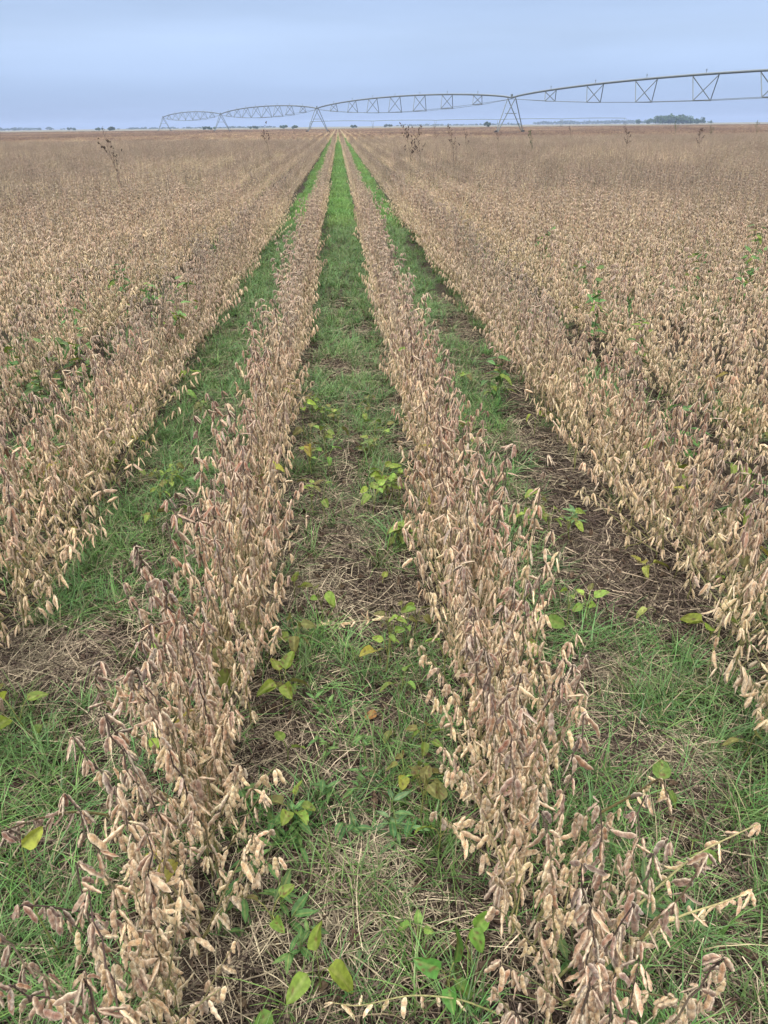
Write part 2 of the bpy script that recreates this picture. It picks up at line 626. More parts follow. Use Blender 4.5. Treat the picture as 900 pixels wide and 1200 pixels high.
# ------------------------------------------------------------------ the rest of the crop as one object of kind stuff
protos, pts, idx, rot, scl = [], [], [], [], []
NC = 14
for i in range(NC):                                   # single plants, mid distance
    r = np.random.default_rng(300 + i)
    outer = i >= 5
    P = gen_plant(r, height=r.uniform(0.54, 0.68), spread=0.27 if outer else 0.135, lean=(r.normal(0, 0.05), r.normal(0, 0.05)),
                  nbranch=3 if outer else 2, pale=(-0.25 + 0.05 * (i - 5)) if outer else -0.13 + 0.05 * i)
    mb = MB()
    for pod in P.pods:
        pod_into(mb, pod, 'c', r, fat=1.1)
    stems_into(mb, P, 3, step=2)
    protos.append(mb.mesh('crop_plant', M_POD))
ND = 12
for i in range(ND):                                   # half metre of row
    r = np.random.default_rng(400 + i)
    pair = i < 4
    mb = MB()
    tone = -0.17 + 0.06 * i if pair else -0.40 + 0.06 * (i - 4)
    for k in range(8):
        P = gen_plant(r, height=r.uniform(0.52, 0.69), spread=0.13 if pair else 0.26, lean=(r.normal(0, 0.05), r.normal(0, 0.05)),
                      nbranch=2 if pair else 3, pale=tone + r.normal(0, 0.05), maxpods=64)
        off = (r.normal(0, 0.03 if pair else 0.045), (k + 0.5) / 16 * 1.0 - 0.25 + r.normal(0, 0.02), 0)
        for pod in P.pods:
            pod_into(mb, pod, 'd', r, off, fat=1.5)
        tube(mb, P.stems[0][0][::4] + np.array(off), 0.003, P.stems[0][2][::4], 3)
    protos.append(mb.mesh('crop_row_piece', M_POD))
NE = 8
for i in range(NE):                                   # far pieces: 3 m of two rows
    r = np.random.default_rng(500 + i)
    mb = MB()
    for row in (-0.38, 0.38):
        ph = r.uniform(0, 6.28)
        n = 620
        tn = -0.13 + 0.022 * i + r.normal(0, 0.03)
        zz = np.maximum(0.01, 0.62 * r.beta(2.2, 1.5, n) + 0.02 * np.sin(ph))
        xx = row + r.normal(0, 0.13, n) * (1.15 - zz)
        yy = r.uniform(-1.55, 1.55, n)
        for k in range(n):
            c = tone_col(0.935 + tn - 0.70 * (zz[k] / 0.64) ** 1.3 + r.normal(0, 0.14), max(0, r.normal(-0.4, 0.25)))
            a = r.uniform(0, 6.28)
            hw, L = r.uniform(0.008, 0.016), r.uniform(0.05, 0.10)
            dx, dy = math.cos(a), math.sin(a)
            tx, ty = r.normal(0, 0.35), r.normal(0, 0.35)
            p = np.array([xx[k], yy[k], zz[k]])
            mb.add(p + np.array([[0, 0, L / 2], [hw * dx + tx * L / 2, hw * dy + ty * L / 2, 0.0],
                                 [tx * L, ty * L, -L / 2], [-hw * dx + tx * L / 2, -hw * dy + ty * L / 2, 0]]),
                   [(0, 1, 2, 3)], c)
    protos.append(mb.mesh('crop_far_piece', M_POD))


ROWTONE = {nm: rng.normal(0, 0.16) for X, nm in ROWS}


def pick(x, y, nm, lo, hi):
    """index of a piece whose colour suits this row and stretch of the field"""
    f = 0.5 + ROWTONE.get(nm, 0) + 1.5 * (vnoise(np.array([x * 0.35 + 50]), np.array([y * 0.16]), 31)[0] - 0.5) + 0.5 * (vnoise(np.array([x * 1.3 + 90]), np.array([y * 0.7]), 32)[0] - 0.5) + rng.normal(0, 0.16)
    return lo + int(np.clip(f, 0, 0.999) * (hi - lo))


def put(p, i, ro, s):
    pts.append(p)
    idx.append(i)
    rot.append(ro)
    scl.append(s)


for i in range(len(SPOTS)):
    if i in near_set or not vis_wide[i]:
        continue
    x, y, nm = SPOTS[i]
    pair = nm.startswith('pair')
    k = rng.uniform(0.9, 1.1) * (0.90 + 0.2 * vnoise(np.array([x * 0.6 + 9]), np.array([y * 0.6]), 41)[0])
    put((x, y, 0), pick(x, y, nm, 0, 5) if pair else pick(x, y, nm, 5, NC), (rng.normal(0, 0.06), rng.normal(0, 0.06), rng.uniform(0, 6.28)), (k, k, k))
for X, nm in ROWS:
    pair = nm.startswith('pair')
    ys = np.arange(NEAR + 0.25, 78, 0.5)
    vm = visible_mask(np.full(len(ys), X), ys, pad=160)
    for y in ys[vm]:
        k = rng.uniform(0.91, 1.06) * (0.90 + 0.2 * vnoise(np.array([X * 0.6 + 9]), np.array([y * 0.4]), 41)[0])
        put((X + rng.normal(0, 0.015), y, 0), NC + (pick(X, y, nm, 0, 4) if pair else pick(X, y, nm, 4, ND)),
            (0, 0, (0 if rng.random() < .5 else math.pi) + rng.normal(0, 0.03)), (k, k, k * rng.uniform(0.95, 1.05)))
EX = [(-0.0, 'mid')] + [(-1.56 - 1.52 * k, 'l') for k in range(150)] + [(1.58 + 1.52 * k, 'r') for k in range(150)]
FAR = 340
for X, nm in EX:
    ys = np.arange(79.5, FAR, 3.0)
    vm = visible_mask(np.full(len(ys), X), ys, pad=90)
    for y in ys[vm]:
        k = 1.0
        put((X, y, 0), NC + ND + pick(X * 0.3, y * 0.2, nm, 0, NE), (0, 0, (0 if rng.random() < .5 else math.pi)), (1.0, 1.0, rng.uniform(0.93, 1.07)))
n_crop = len(pts)
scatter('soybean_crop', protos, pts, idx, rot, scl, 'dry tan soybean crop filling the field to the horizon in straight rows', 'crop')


# ------------------------------------------------------------------ ground
gx = np.concatenate([-np.geomspace(2550, 2.6, 26), np.linspace(-2.5, 2.5, 140), np.geomspace(2.6, 2550, 26)])
gy = np.concatenate([-np.geomspace(240, 0.3, 10), np.linspace(-0.2, 7, 190), np.geomspace(7.2, 3950, 40)])
GX, GY = np.meshgrid(gx, gy)
fade = np.clip((9 - np.hypot(GX, GY)) / 4, 0, 1)
GZ = ((vnoise(GX * 9, GY * 9, 1) - 0.5) * 0.026 + (vnoise(GX * 27, GY * 27, 2) - 0.5) * 0.022 + (vnoise(GX * 3, GY * 3, 3) - 0.5) * 0.02) * fade - 0.012
mb = MB()
mb.add(np.stack([GX, GY, GZ], -1).reshape(-1, 3), grid_quads(len(gy), len(gx), closed=False), (0.06, 0.045, 0.035))
m, nt, out = new_mat('dark_soil')
L = nt.links.new
tc = N(nt, 'ShaderNodeTexCoord')
sx = N(nt, 'ShaderNodeSeparateXYZ')
L(tc.outputs['Object'], sx.inputs[0])
n1 = N(nt, 'ShaderNodeTexNoise')
n1.inputs['Scale'].default_value = 38
n1.inputs['Detail'].default_value = 6
n2 = N(nt, 'ShaderNodeTexNoise')
n2.inputs['Scale'].default_value = 4
L(tc.outputs['Object'], n1.inputs['Vector'])
L(tc.outputs['Object'], n2.inputs['Vector'])
cr = N(nt, 'ShaderNodeValToRGB')
cr.color_ramp.elements[0].position, cr.color_ramp.elements[0].color = 0.32, (0.014, 0.010, 0.008, 1)
cr.color_ramp.elements[1].position, cr.color_ramp.elements[1].color = 0.68, (0.060, 0.043, 0.032, 1)
L(n1.outputs['Fac'], cr.inputs[0])
mx = N(nt, 'ShaderNodeMix', data_type='RGBA')
mx.inputs['B'].default_value = (0.038, 0.032, 0.022, 1)
L(n2.outputs['Fac'], mx.inputs['Factor'])
L(cr.outputs[0], mx.inputs['A'])
gt = N(nt, 'ShaderNodeMapRange')
gt.inputs['From Min'].default_value = FAR - 6
gt.inputs['From Max'].default_value = FAR + 6
L(sx.outputs['Y'], gt.inputs['Value'])
mx2 = N(nt, 'ShaderNodeMix', data_type='RGBA')
mx2.inputs['B'].default_value = (0.17, 0.155, 0.10, 1)
L(gt.outputs['Result'], mx2.inputs['Factor'])
L(mx.outputs['Result'], mx2.inputs['A'])
b = N(nt, 'ShaderNodeBsdfPrincipled')
b.inputs['Roughness'].default_value = 0.95
b.inputs['Specular IOR Level'].default_value = 0.15
L(mx2.outputs['Result'], b.inputs['Base Color'])
bp = N(nt, 'ShaderNodeBump')
bp.inputs['Strength'].default_value = 1.0
bp.inputs['Distance'].default_value = 0.01
L(n1.outputs['Fac'], bp.inputs['Height'])
L(bp.outputs[0], b.inputs['Normal'])
L(b.outputs[0], out.inputs[0])
link('ground', mb.mesh('ground', m), label='dark soil of the field under crop and grass', cat='ground', kind='structure')

# ------------------------------------------------------------------ grass strips
# patches read off the photo: (px, py, radius m, change of grass, change of litter)
PATCH = []


def patch(px, py, rad, g, l):
    p = ground_at(px, py)
    PATCH.append((p[0], p[1], rad, g, l))


patch(705, 640, 0.22, -1.3, 0.7)
patch(735, 700, 0.22, -1.0, 0.8)
patch(660, 560, 0.30, -0.9, 0.6)
patch(640, 480, 0.22, -0.5, 0.4)
patch(785, 900, 0.12, -1.3, 1.2)
patch(740, 640, 0.12, -0.5, 0.4)
patch(730, 790, 0.10, -1.2, 1.0)
patch(60, 775, 0.12, -0.8, 0.9)
patch(10, 790, 0.10, -0.8, 1.0)
patch(400, 650, 0.12, -0.5, 0.7)
patch(430, 700, 0.13, -0.8, 0.7)
patch(350, 700, 0.14, -0.4, 0.7)
patch(400, 430, 0.22, -0.8, 0.9)
patch(430, 1060, 0.08, -0.3, 0.7)
patch(410, 985, 0.08, -0.7, 0.3)
patch(330, 1150, 0.12, -0.5, 0.4)
patch(480, 830, 0.10, -0.6, 0.7)
patch(300, 800, 0.10, -0.3, 0.5)
patch(170, 600, 0.25, 0.6, -0.2)
patch(100, 700, 0.16, 0.5, 0.0)
patch(60, 920, 0.12, 0.3, 0.2)
patch(820, 830, 0.25, 0.7, -0.3)
patch(760, 760, 0.15, 0.6, -0.2)
patch(600, 560, 0.20, 0.6, -0.3)
patch(560, 480, 0.25, 0.6, -0.3)
patch(420, 600, 0.16, 0.5, -0.2)
patch(410, 770, 0.10, 0.5, 0.0)
patch(350, 930, 0.12, 0.3, 0.0)
patch(860, 1000, 0.20, 0.5, -0.2)
PATCH = np.array(PATCH)


def fields(x, y):
    n = vnoise(x * 3.3, y * 3.3, 7) * 0.6 + vnoise(x * 9, y * 9, 8) * 0.4
    g = 0.40 + (n - 0.5) * 2.4
    l = 0.55 - (n - 0.5) * 1.3
    g += np.clip((y - 3.0) / 3.0, 0, 0.5) + np.where(np.abs(x) > 0.4, 0.30, -0.05)
    l -= np.clip((y - 3.0) / 3.0, 0, 0.5)
    for a, b_, rad, dg, dl in PATCH:
        w = np.exp(-((x - a) ** 2 + (y - b_) ** 2) / (rad * rad))
        g = g + dg * w
        l = l + dl * w
    foot = np.exp(-((x - 1.0) / 0.13) ** 2) * np.clip(y - 1.6, 0, 1)
    return np.clip(g - 1.2 * foot, 0, 1), np.clip(l + 0.5 * foot, 0.05, 1.5)


def blade(mb, r, base, L, az, bend, w, c0, c1, seg=5):
    u = np.linspace(0, 1, seg)
    horiz = L * (u ** 1.7) * bend
    z = L * (u - 0.45 * bend * u ** 2.4)
    side = np.array([-math.sin(az), math.cos(az), 0])
    ctr = base + np.stack([np.cos(az) * horiz, np.sin(az) * horiz, z], 1) + side * (r.normal(0, 0.12) * L * u[:, None] ** 2)
    ww = w * (1 - u ** 1.5)[:, None] + 0.0003
    v = np.stack([ctr - side * ww, ctr + side * ww + np.array([0, 0, 0.3]) * ww], 1).reshape(-1, 3)
    q = [(2 * i, 2 * i + 1, 2 * i + 3, 2 * i + 2) for i in range(seg - 1)]
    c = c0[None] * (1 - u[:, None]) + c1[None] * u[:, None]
    mb.add(v, q, np.repeat(c, 2, 0))


gp = []
for i in range(10):
    r = np.random.default_rng(600 + i)
    mb = MB()
    for k in range(26):
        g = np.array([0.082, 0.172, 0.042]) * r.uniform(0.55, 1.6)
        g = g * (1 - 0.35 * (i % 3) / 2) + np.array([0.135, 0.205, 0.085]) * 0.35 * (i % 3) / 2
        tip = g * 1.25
        if r.random() < 0.13:
            g = np.array([0.34, 0.29, 0.17])
            tip = g
        rr, a = 0.035 * math.sqrt(r.random()), r.uniform(0, 6.28)
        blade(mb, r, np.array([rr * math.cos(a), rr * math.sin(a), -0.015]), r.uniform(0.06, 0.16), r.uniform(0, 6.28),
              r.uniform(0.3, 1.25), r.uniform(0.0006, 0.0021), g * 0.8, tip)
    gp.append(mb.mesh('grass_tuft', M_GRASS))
NG = len(gp)
for i in range(4):                                     # wider pieces for the far strips
    r = np.random.default_rng(650 + i)
    mb = MB()
    for k in range(190):
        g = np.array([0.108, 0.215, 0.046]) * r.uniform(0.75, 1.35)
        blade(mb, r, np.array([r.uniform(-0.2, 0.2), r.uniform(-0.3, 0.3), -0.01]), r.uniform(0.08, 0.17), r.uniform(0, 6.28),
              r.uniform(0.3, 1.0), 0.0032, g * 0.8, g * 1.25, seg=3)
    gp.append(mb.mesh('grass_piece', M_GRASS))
pts, idx, rot, scl = [], [], [], []
STRIPS = [(-0.745, 0.40), (0.0, 0.34), (0.785, 0.44)]
for cx, hw in STRIPS:
    n = int(2 * hw * 13.5 * 290)
    x = rng.uniform(cx - hw, cx + hw, n)
    y = 0.3 + 13.5 * rng.random(n) ** 1.25
    g, l = fields(x, y)
    edge = np.clip((hw - np.abs(x - cx)) / 0.13, 0.12, 1)
    keep = (rng.random(n) < g * edge) & visible_mask(x, y, pad=150, ztop=0.2)
    for a, b_ in zip(x[keep], y[keep]):
        s = rng.uniform(0.6, 1.15)
        put((a, b_, 0), int(rng.integers(0, NG)), (rng.normal(0, 0.12), rng.normal(0, 0.12), rng.uniform(0, 6.28)), (s, s, s))
    y = 13.2
    while y < 190:
        s = rng.uniform(0.8, 1.15)
        for k in range(2):
            put((cx + rng.uniform(-0.10, 0.10), y + rng.uniform(-.1, .1), 0), NG + int(rng.integers(0, 4)),
                (0, 0, math.pi * int(rng.integers(0, 2))), (1.0, 1.0, s))
        y += 0.42
# sparse grass between the outer rows
for k in range(0, 7):
    for cx in (-1.56 - 0.76 * k, 1.58 + 0.76 * k):
        n = 420
        x = cx + rng.normal(0, 0.13, n)
        y = rng.uniform(1.5, 12, n)
        keep = (vnoise(x * 1.6, y * 1.6, 21) > 0.50) & visible_mask(x, y, pad=60, ztop=0.3)
        for a, b_ in zip(x[keep], y[keep]):
            s = rng.uniform(1.0, 2.0)
            put((a, b_, 0), int(rng.integers(0, NG)), (0, 0, rng.uniform(0, 6.28)), (s, s, s))
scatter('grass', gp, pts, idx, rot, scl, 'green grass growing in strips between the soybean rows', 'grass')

# ------------------------------------------------------------------ straw and dead leaves on the soil
lp = []
for i in range(8):
    r = np.random.default_rng(700 + i)
    mb = MB()
    for k in range(16):
        base = np.array([r.normal(0, 0.05), r.normal(0, 0.05), r.uniform(0.0, 0.022)])
        az = r.uniform(0, 6.28)
        Ls = r.uniform(0.05, 0.20) if i < 5 else r.uniform(0.12, 0.34)
        u = np.linspace(-0.5, 0.5, 6)
        cv = r.normal(0, 0.25)
        d = np.array([math.cos(az), math.sin(az), 0])
        sd = np.array([-d[1], d[0], 0])
        ctr = base + d * (u * Ls)[:, None] + sd * (cv * Ls * u ** 2)[:, None] + np.array([0, 0, 1]) * (r.normal(0.0, 0.07) * u * Ls + r.uniform(-0.01, 0.01) * np.cos(u * 6))[:, None]
        w = r.uniform(0.0004, 0.0010) if i < 5 else r.uniform(0.0007, 0.0014)
        c = np.array([(0.44, 0.37, 0.26), (0.27, 0.22, 0.155), (0.13, 0.10, 0.078), (0.05, 0.037, 0.030)][int(r.choice(4, p=[.22, .20, .20, .38] if i < 5 else [.06, .22, .36, .36]))]) * r.uniform(0.8, 1.2)
        v = np.stack([ctr - sd * w, ctr + sd * w + np.array([0, 0, w])], 1).reshape(-1, 3)
        mb.add(v, [(2 * j, 2 * j + 1, 2 * j + 3, 2 * j + 2) for j in range(5)], c)
    lp.append(mb.mesh('straw', M_LITTER))
NS = len(lp)
for i in range(6):                                     # crumpled brown leaves
    r = np.random.default_rng(720 + i)
    mb = MB()
    for k in range(4):
        c = np.array([(0.07, 0.048, 0.035), (0.11, 0.076, 0.052), (0.04, 0.029, 0.023)][int(r.integers(0, 3))])
        v, q, cc = leaf_mesh_data(r.uniform(0.018, 0.038), r.uniform(0.010, 0.022), c, r, fold=r.uniform(0.3, 1.2), droop=r.normal(0, 0.5))
        cc = np.repeat(c[None], len(v), 0) * r.uniform(0.75, 1.2, (len(v), 1))
        v = v + r.normal(0, 0.0015, v.shape)
        B = basis(np.array([r.normal(0, 0.35), r.normal(0, 0.35), 1.0]), r.uniform(0, 6.28))
        mb.add(v @ B.T + np.array([r.normal(0, 0.05), r.normal(0, 0.05), r.uniform(0.0, 0.015)]), q, cc)
    lp.append(mb.mesh('dead_leaf', M_LITTER))
NL = len(lp)
for i in range(4):                                     # pale matted dead grass
    r = np.random.default_rng(740 + i)
    mb = MB()
    for k in range(24):
        c = np.array([0.42, 0.36, 0.25]) * r.uniform(0.4, 1.25)
        rr, a = 0.07 * math.sqrt(r.random()), r.uniform(0, 6.28)
        blade(mb, r, np.array([rr * math.cos(a), rr * math.sin(a), -0.006]), r.uniform(0.04, 0.10), r.uniform(0, 6.28),
              r.uniform(1.5, 2.1), r.uniform(0.0005, 0.0010), c, c)
    lp.append(mb.mesh('matted_straw', M_LITTER))
pts, idx, rot, scl = [], [], [], []
n = 11500
x = np.clip(rng.normal(0, 1.15, n), -3.5, 3.5)
y = 0.3 + 7.0 * rng.random(n) ** 1.5
g, l = fields(x, y)
vm = visible_mask(x, y, pad=80, ztop=0.1)
for a, b_, ll, ok in zip(x, y, l, vm):
    if not ok or rng.random() > 0.25 + 0.75 * ll:
        continue
    u = rng.random()
    k = int(rng.integers(0, NS)) if u < 0.66 else (int(rng.integers(NS, NL)) if u < 0.93 else int(rng.integers(NL, NL + 4)))
    if u >= 0.93 and ll < 0.6:
        k = int(rng.integers(0, NS))
    if u < 0.85 and k < NS and (ll < 1.0 or a < 0.4) and rng.random() < 0.8:
        k = int(rng.integers(0, 5))
    elif k < NS and a > 0.5 and ll > 0.8:
        k = int(rng.integers(5, NS))
    s = rng.uniform(0.8, 1.3)
    put((a, b_, rng.uniform(0, 0.012)), k, (0, 0, rng.uniform(0, 6.28)), (s, s, s))
for (px, py, cnt, rad) in [(785, 900, 14, 0.055), (730, 790, 9, 0.055), (60, 775, 8, 0.07), (10, 795, 5, 0.05), (435, 1050, 4, 0.05), (410, 1000, 3, 0.05),
                           (400, 640, 6, 0.09), (380, 690, 6, 0.09), (440, 420, 8, 0.14), (300, 690, 4, 0.06), (90, 830, 4, 0.05), (480, 1000, 3, 0.05), (340, 1130, 3, 0.04)]:
    p = ground_at(px, py)
    for k in range(cnt):
        s = rng.uniform(0.7, 1.1)
        put((p[0] + rng.normal(0, rad), p[1] + rng.normal(0, rad * 1.3), rng.uniform(0.0, 0.02)), NL + int(rng.integers(0, 4)), (0, 0, rng.uniform(0, 6.28)), (s, s, s))
scatter('straw_litter', lp, pts, idx, rot, scl, 'straw, dead grass and brown leaf litter covering the soil', 'litter')

# ------------------------------------------------------------------ leafy weeds and bean regrowth in the strips
def petiole(mb, a, b_, rad, col, sag=0.0):
    u = np.linspace(0, 1, 6)[:, None]
    p = a * (1 - u) + b_ * u + np.array([0, 0, 1]) * (sag * np.sin(np.pi * u))
    tube(mb, p, rad, np.array(col), 5)


def leafy(px, py, label, col, n, size, hgt=0.09, z=0.0, col2=None, spots=0.03, name='leafy_sprout', cat='bean sprout', group='leafy green sprouts between the rows'):
    p = ground_at(px, py, z + hgt * 0.7)
    p[2] = 0
    r = np.random.default_rng(int(px * 7 + py))
    root = link(name, None, loc=p, label=label, cat=cat, group=group)
    root.empty_display_size = 0.03
    mb = MB()
    tip = np.array([r.normal(0, 0.01), r.normal(0, 0.01), hgt * 0.55 + z])
    petiole(mb, np.array([0, 0, -0.01]), tip, 0.0018, (0.17, 0.20, 0.06))
    leaves = []
    a0 = r.uniform(0, 6.28)
    for k in range(n):
        az = a0 + k * 2 * math.pi / n * (1.0 if n > 2 else 0.6) + r.normal(0, 0.25)
        q = tip + np.array([math.cos(az), math.sin(az), 0]) * size * r.uniform(0.25, 0.6) + np.array([0, 0, hgt * r.uniform(0.2, 0.6)])
        petiole(mb, tip, q, 0.0010, (0.20, 0.23, 0.07), 0.01)
        leaves.append((q, az, size * r.uniform(0.65, 1.05), np.array(col) * r.uniform(0.85, 1.15) if (col2 is None or r.random() < 0.6) else col2))
    link('stem', mb.mesh('stem', M_STEM), root)
    for q, az, s, c in leaves:
        me = leaf_mesh('leaf', s, s * r.uniform(0.62, 0.8), c, r, fold=r.uniform(0.15, 0.6), droop=r.uniform(0.1, 0.6), spots=spots + 0.02)
        o = link('leaf', me, root)
        o.location = q
        o.rotation_euler = (r.normal(0, 0.5), r.uniform(-0.6, 0.6), az)


leafy(375, 1138, 'large yellow-green three-leaf sprout with a bitten leaf low in the middle strip', YGREEN, 3, 0.075, 0.11, col2=(0.22, 0.28, 0.03), spots=0.01)
leafy(520, 1150, 'bright green round-leaved sprout under the lodged yellow stem', (0.085, 0.19, 0.035), 4, 0.056, 0.08)
leafy(503, 1092, 'tiny pale green two-leaf sprout just above the lodged stem', (0.15, 0.25, 0.05), 3, 0.036, 0.06)
leafy(330, 1190, 'single round green leaf sprout at the lower edge of the middle strip', (0.12, 0.21, 0.03), 1, 0.06, 0.05)
leafy(330, 808, 'spreading yellow-green sprout with mottled leaves against the opposite row', YGREEN, 6, 0.062, 0.13, col2=OLIVE, spots=0.06)
leafy(335, 878, 'fresh green two-leaf sprout beneath the mottled spreading sprout', (0.13, 0.22, 0.04), 2, 0.055, 0.08)
leafy(325, 742, 'flat light green leaf pair beside the fallen pod stem', YGREEN, 2, 0.045, 0.07)
leafy(448, 765, 'single yellow leaf standing below the fallen pod stem', YELLOW, 1, 0.062, 0.10)
leafy(467, 800, 'upright light green sprout on the side nearer the lodged row', (0.16, 0.25, 0.05), 3, 0.05, 0.10)
leafy(446, 838, 'orange-brown withered leaf sprout in dry litter', ORANGE, 1, 0.05, 0.07, spots=0.15)
leafy(465, 857, 'narrow yellow-olive leaf just under the orange withered leaf', OLIVE, 1, 0.05, 0.07)
leafy(476, 912, 'yellow sprout with brown-edged leaves lowest of the yellowing trio', (0.30, 0.30, 0.05), 4, 0.052, 0.09, col2=OLIVE, spots=0.1)
leafy(345, 690, 'pale green leaf pair poking from straw in mid strip', YGREEN, 2, 0.06, 0.09)
leafy(450, 678, 'small round lime leaf lying on the straw patch', YGREEN, 1, 0.045, 0.05)
leafy(360, 520, 'yellow-brown leaf clump spilling out of the opposite row', (0.27, 0.25, 0.04), 6, 0.065, 0.2, col2=OLIVE, spots=0.12)
leafy(385, 535, 'bright green leaf trio next to the yellow-brown clump', (0.15, 0.27, 0.04), 3, 0.06, 0.12)
leafy(452, 560, 'lime green leaves against the lodged row beyond the fallen stem', (0.20, 0.33, 0.05), 3, 0.06, 0.12)
leafy(437, 525, 'dull green leaf pair between the two paired rows', (0.15, 0.24, 0.06), 2, 0.06, 0.12)
leafy(397, 507, 'olive single leaf above the bright green trio', OLIVE, 1, 0.07, 0.12)
leafy(355, 487, 'two lime leaves hanging at the edge of the opposite row', (0.26, 0.35, 0.05), 2, 0.05, 0.2)
leafy(437, 500, 'upright green leaf highest of the middle strip sprouts', (0.14, 0.24, 0.05), 2, 0.06, 0.14)
leafy(30, 835, 'large three-leaf yellow weed with dark green patches', (0.20, 0.24, 0.025), 3, 0.085, 0.12, col2=(0.13, 0.17, 0.03), spots=0.05)
leafy(55, 845, 'dark green leaf tucked under the three-leaf yellow weed', (0.11, 0.16, 0.03), 1, 0.07, 0.06)
leafy(10, 795, 'round grey-green leaf on straw behind the three-leaf weed', OLIVE, 1, 0.05, 0.05)
leafy(152, 517, 'yellow-lime leaf hanging at the foot of the row behind the weed', (0.26, 0.33, 0.04), 2, 0.07, 0.2)
leafy(163, 553, 'lone green leaf in dense grass beside the edge row', (0.16, 0.25, 0.05), 1, 0.06, 0.1)
leafy(222, 440, 'lime sprout in dense grass farther along the weed strip', (0.20, 0.31, 0.05), 3, 0.07, 0.12)
leafy(212, 465, 'dull green sprout just nearer than the lime sprout', (0.15, 0.24, 0.05), 2, 0.07, 0.1)
leafy(170, 765, 'green leaf pair showing through thin end of the opposite row', (0.17, 0.27, 0.05), 2, 0.05, 0.15)
leafy(178, 872, 'lime leaf low inside the opposite row', (0.2, 0.32, 0.05), 2, 0.045, 0.2)
leafy(630, 735, 'large light green leaf pair at the foot of the lodged row', (0.17, 0.29, 0.06), 3, 0.07, 0.10)
leafy(522, 768, 'lime leaves on the inner side of the lodged row', (0.19, 0.32, 0.06), 3, 0.05, 0.15)
leafy(565, 1105, 'green leaf pair inside the lodged row above the round-leaved sprout', (0.15, 0.26, 0.04), 2, 0.06, 0.16)
leafy(626, 610, 'yellow-lime leaf clump on pale straw beside the bluish rosettes', (0.27, 0.36, 0.07), 5, 0.055, 0.10)
leafy(758, 668, 'olive yellow sprout in the bare straw bed', (0.24, 0.25, 0.05), 4, 0.055, 0.09, spots=0.08)
leafy(733, 626, 'single lime leaf in the middle of the straw bed', (0.22, 0.31, 0.04), 1, 0.045, 0.05)
leafy(763, 708, 'pale olive round leaf at the near edge of the straw bed', (0.25, 0.28, 0.08), 1, 0.06, 0.07)
leafy(828, 738, 'yellow-green leaf clump hanging under the row above the straw bed', (0.22, 0.30, 0.04), 5, 0.07, 0.12, spots=0.04)
leafy(628, 492, 'upright lime leaf at far end of the straw bed', (0.25, 0.33, 0.05), 2, 0.06, 0.14)
leafy(657, 488, 'olive leaves at foot of the row beyond the upright lime leaf', OLIVE, 3, 0.07, 0.2)
leafy(645, 452, 'lime leaf hanging from the row far along the straw bed', (0.24, 0.33, 0.05), 2, 0.06, 0.25)
leafy(778, 937, 'flat green leaf lying on grass below pale straw patch', (0.14, 0.24, 0.05), 2, 0.06, 0.06)
leafy(808, 998, 'light green leaf near the upper lodged yellow stem', (0.16, 0.25, 0.06), 2, 0.05, 0.06)
leafy(876, 870, 'yellowish leaf half hidden under the outer row', OLIVE, 2, 0.06, 0.1)
leafy(533, 640, 'yellow mottled leaf inside the lodged row', (0.33, 0.30, 0.05), 2, 0.05, 0.3, spots=0.1)
leafy(45, 1040, 'yellow leaf on a thin stem at near end of the opposite row', (0.32, 0.34, 0.05), 1, 0.045, 0.35)


mr = np.random.default_rng(91)
for k in range(58):
    if k < 40:
        yy = mr.uniform(1.0, 4.5)
        px_, py_, _ = project(np.array([[mr.choice([-1, 1]) * mr.uniform(0.05, 0.24), yy, 0.0]]))
        lb, gr = 'small plain lime sprout in the grass between the paired rows', 'plain lime sprouts between the paired rows'
    else:
        yy = mr.uniform(2.0, 5.5)
        sd_ = 1 if k % 2 else -1
        px_, py_, _ = project(np.array([[sd_ * mr.uniform(0.6, 0.95), yy, 0.0]]))
        lb, gr = 'small plain lime sprout in the %s' % ('grass beyond the straw bed' if sd_ > 0 else 'grass beyond the three-leaf weed'), 'plain lime sprouts in the outer grass strips'
    leafy(float(px_[0]), float(py_[0]), lb, np.array([0.17, 0.26, 0.045]) * mr.uniform(0.7, 1.3), int(mr.integers(3, 7)), mr.uniform(0.035, 0.055), mr.uniform(0.09, 0.17), col2=OLIVE, spots=0.05, group=gr)


def herb(px, py, label, col, n, size, spread, lance=True):
    p = ground_at(px, py, 0.03)
    p[2] = 0
    r = np.random.default_rng(int(px * 3 + py * 5))
    root = link('small_herb', None, loc=p, label=label, cat='weed', group='small green herbs in the strips')
    root.empty_display_size = 0.03
    mb = MB()
    tips = []
    for s in range(3):
        az = r.uniform(0, 6.28)
        tip = np.array([math.cos(az) * spread * r.uniform(0.3, 1), math.sin(az) * spread * r.uniform(0.3, 1), r.uniform(0.04, 0.10)])
        petiole(mb, np.array([0, 0, -0.01]), tip, 0.0012, (0.12, 0.17, 0.05))
        tips.append(tip)
    link('stem', mb.mesh('stem', M_STEM), root)
    for k in range(n):
        t = tips[k % 3]
        u = r.uniform(0.3, 1.0)
        az = r.uniform(0, 6.28)
        s = size * r.uniform(0.7, 1.25)
        me = leaf_mesh('leaf', s, s * (r.uniform(0.22, 0.34) if lance else 0.45), np.array(col) * r.uniform(0.8, 1.2), r, fold=0.3, droop=r.uniform(0, 0.35), lance=lance)
        o = link('leaf', me, root)
        o.location = t * u
        o.rotation_euler = (r.normal(0, 0.25), r.uniform(-0.55, 0.15), az)


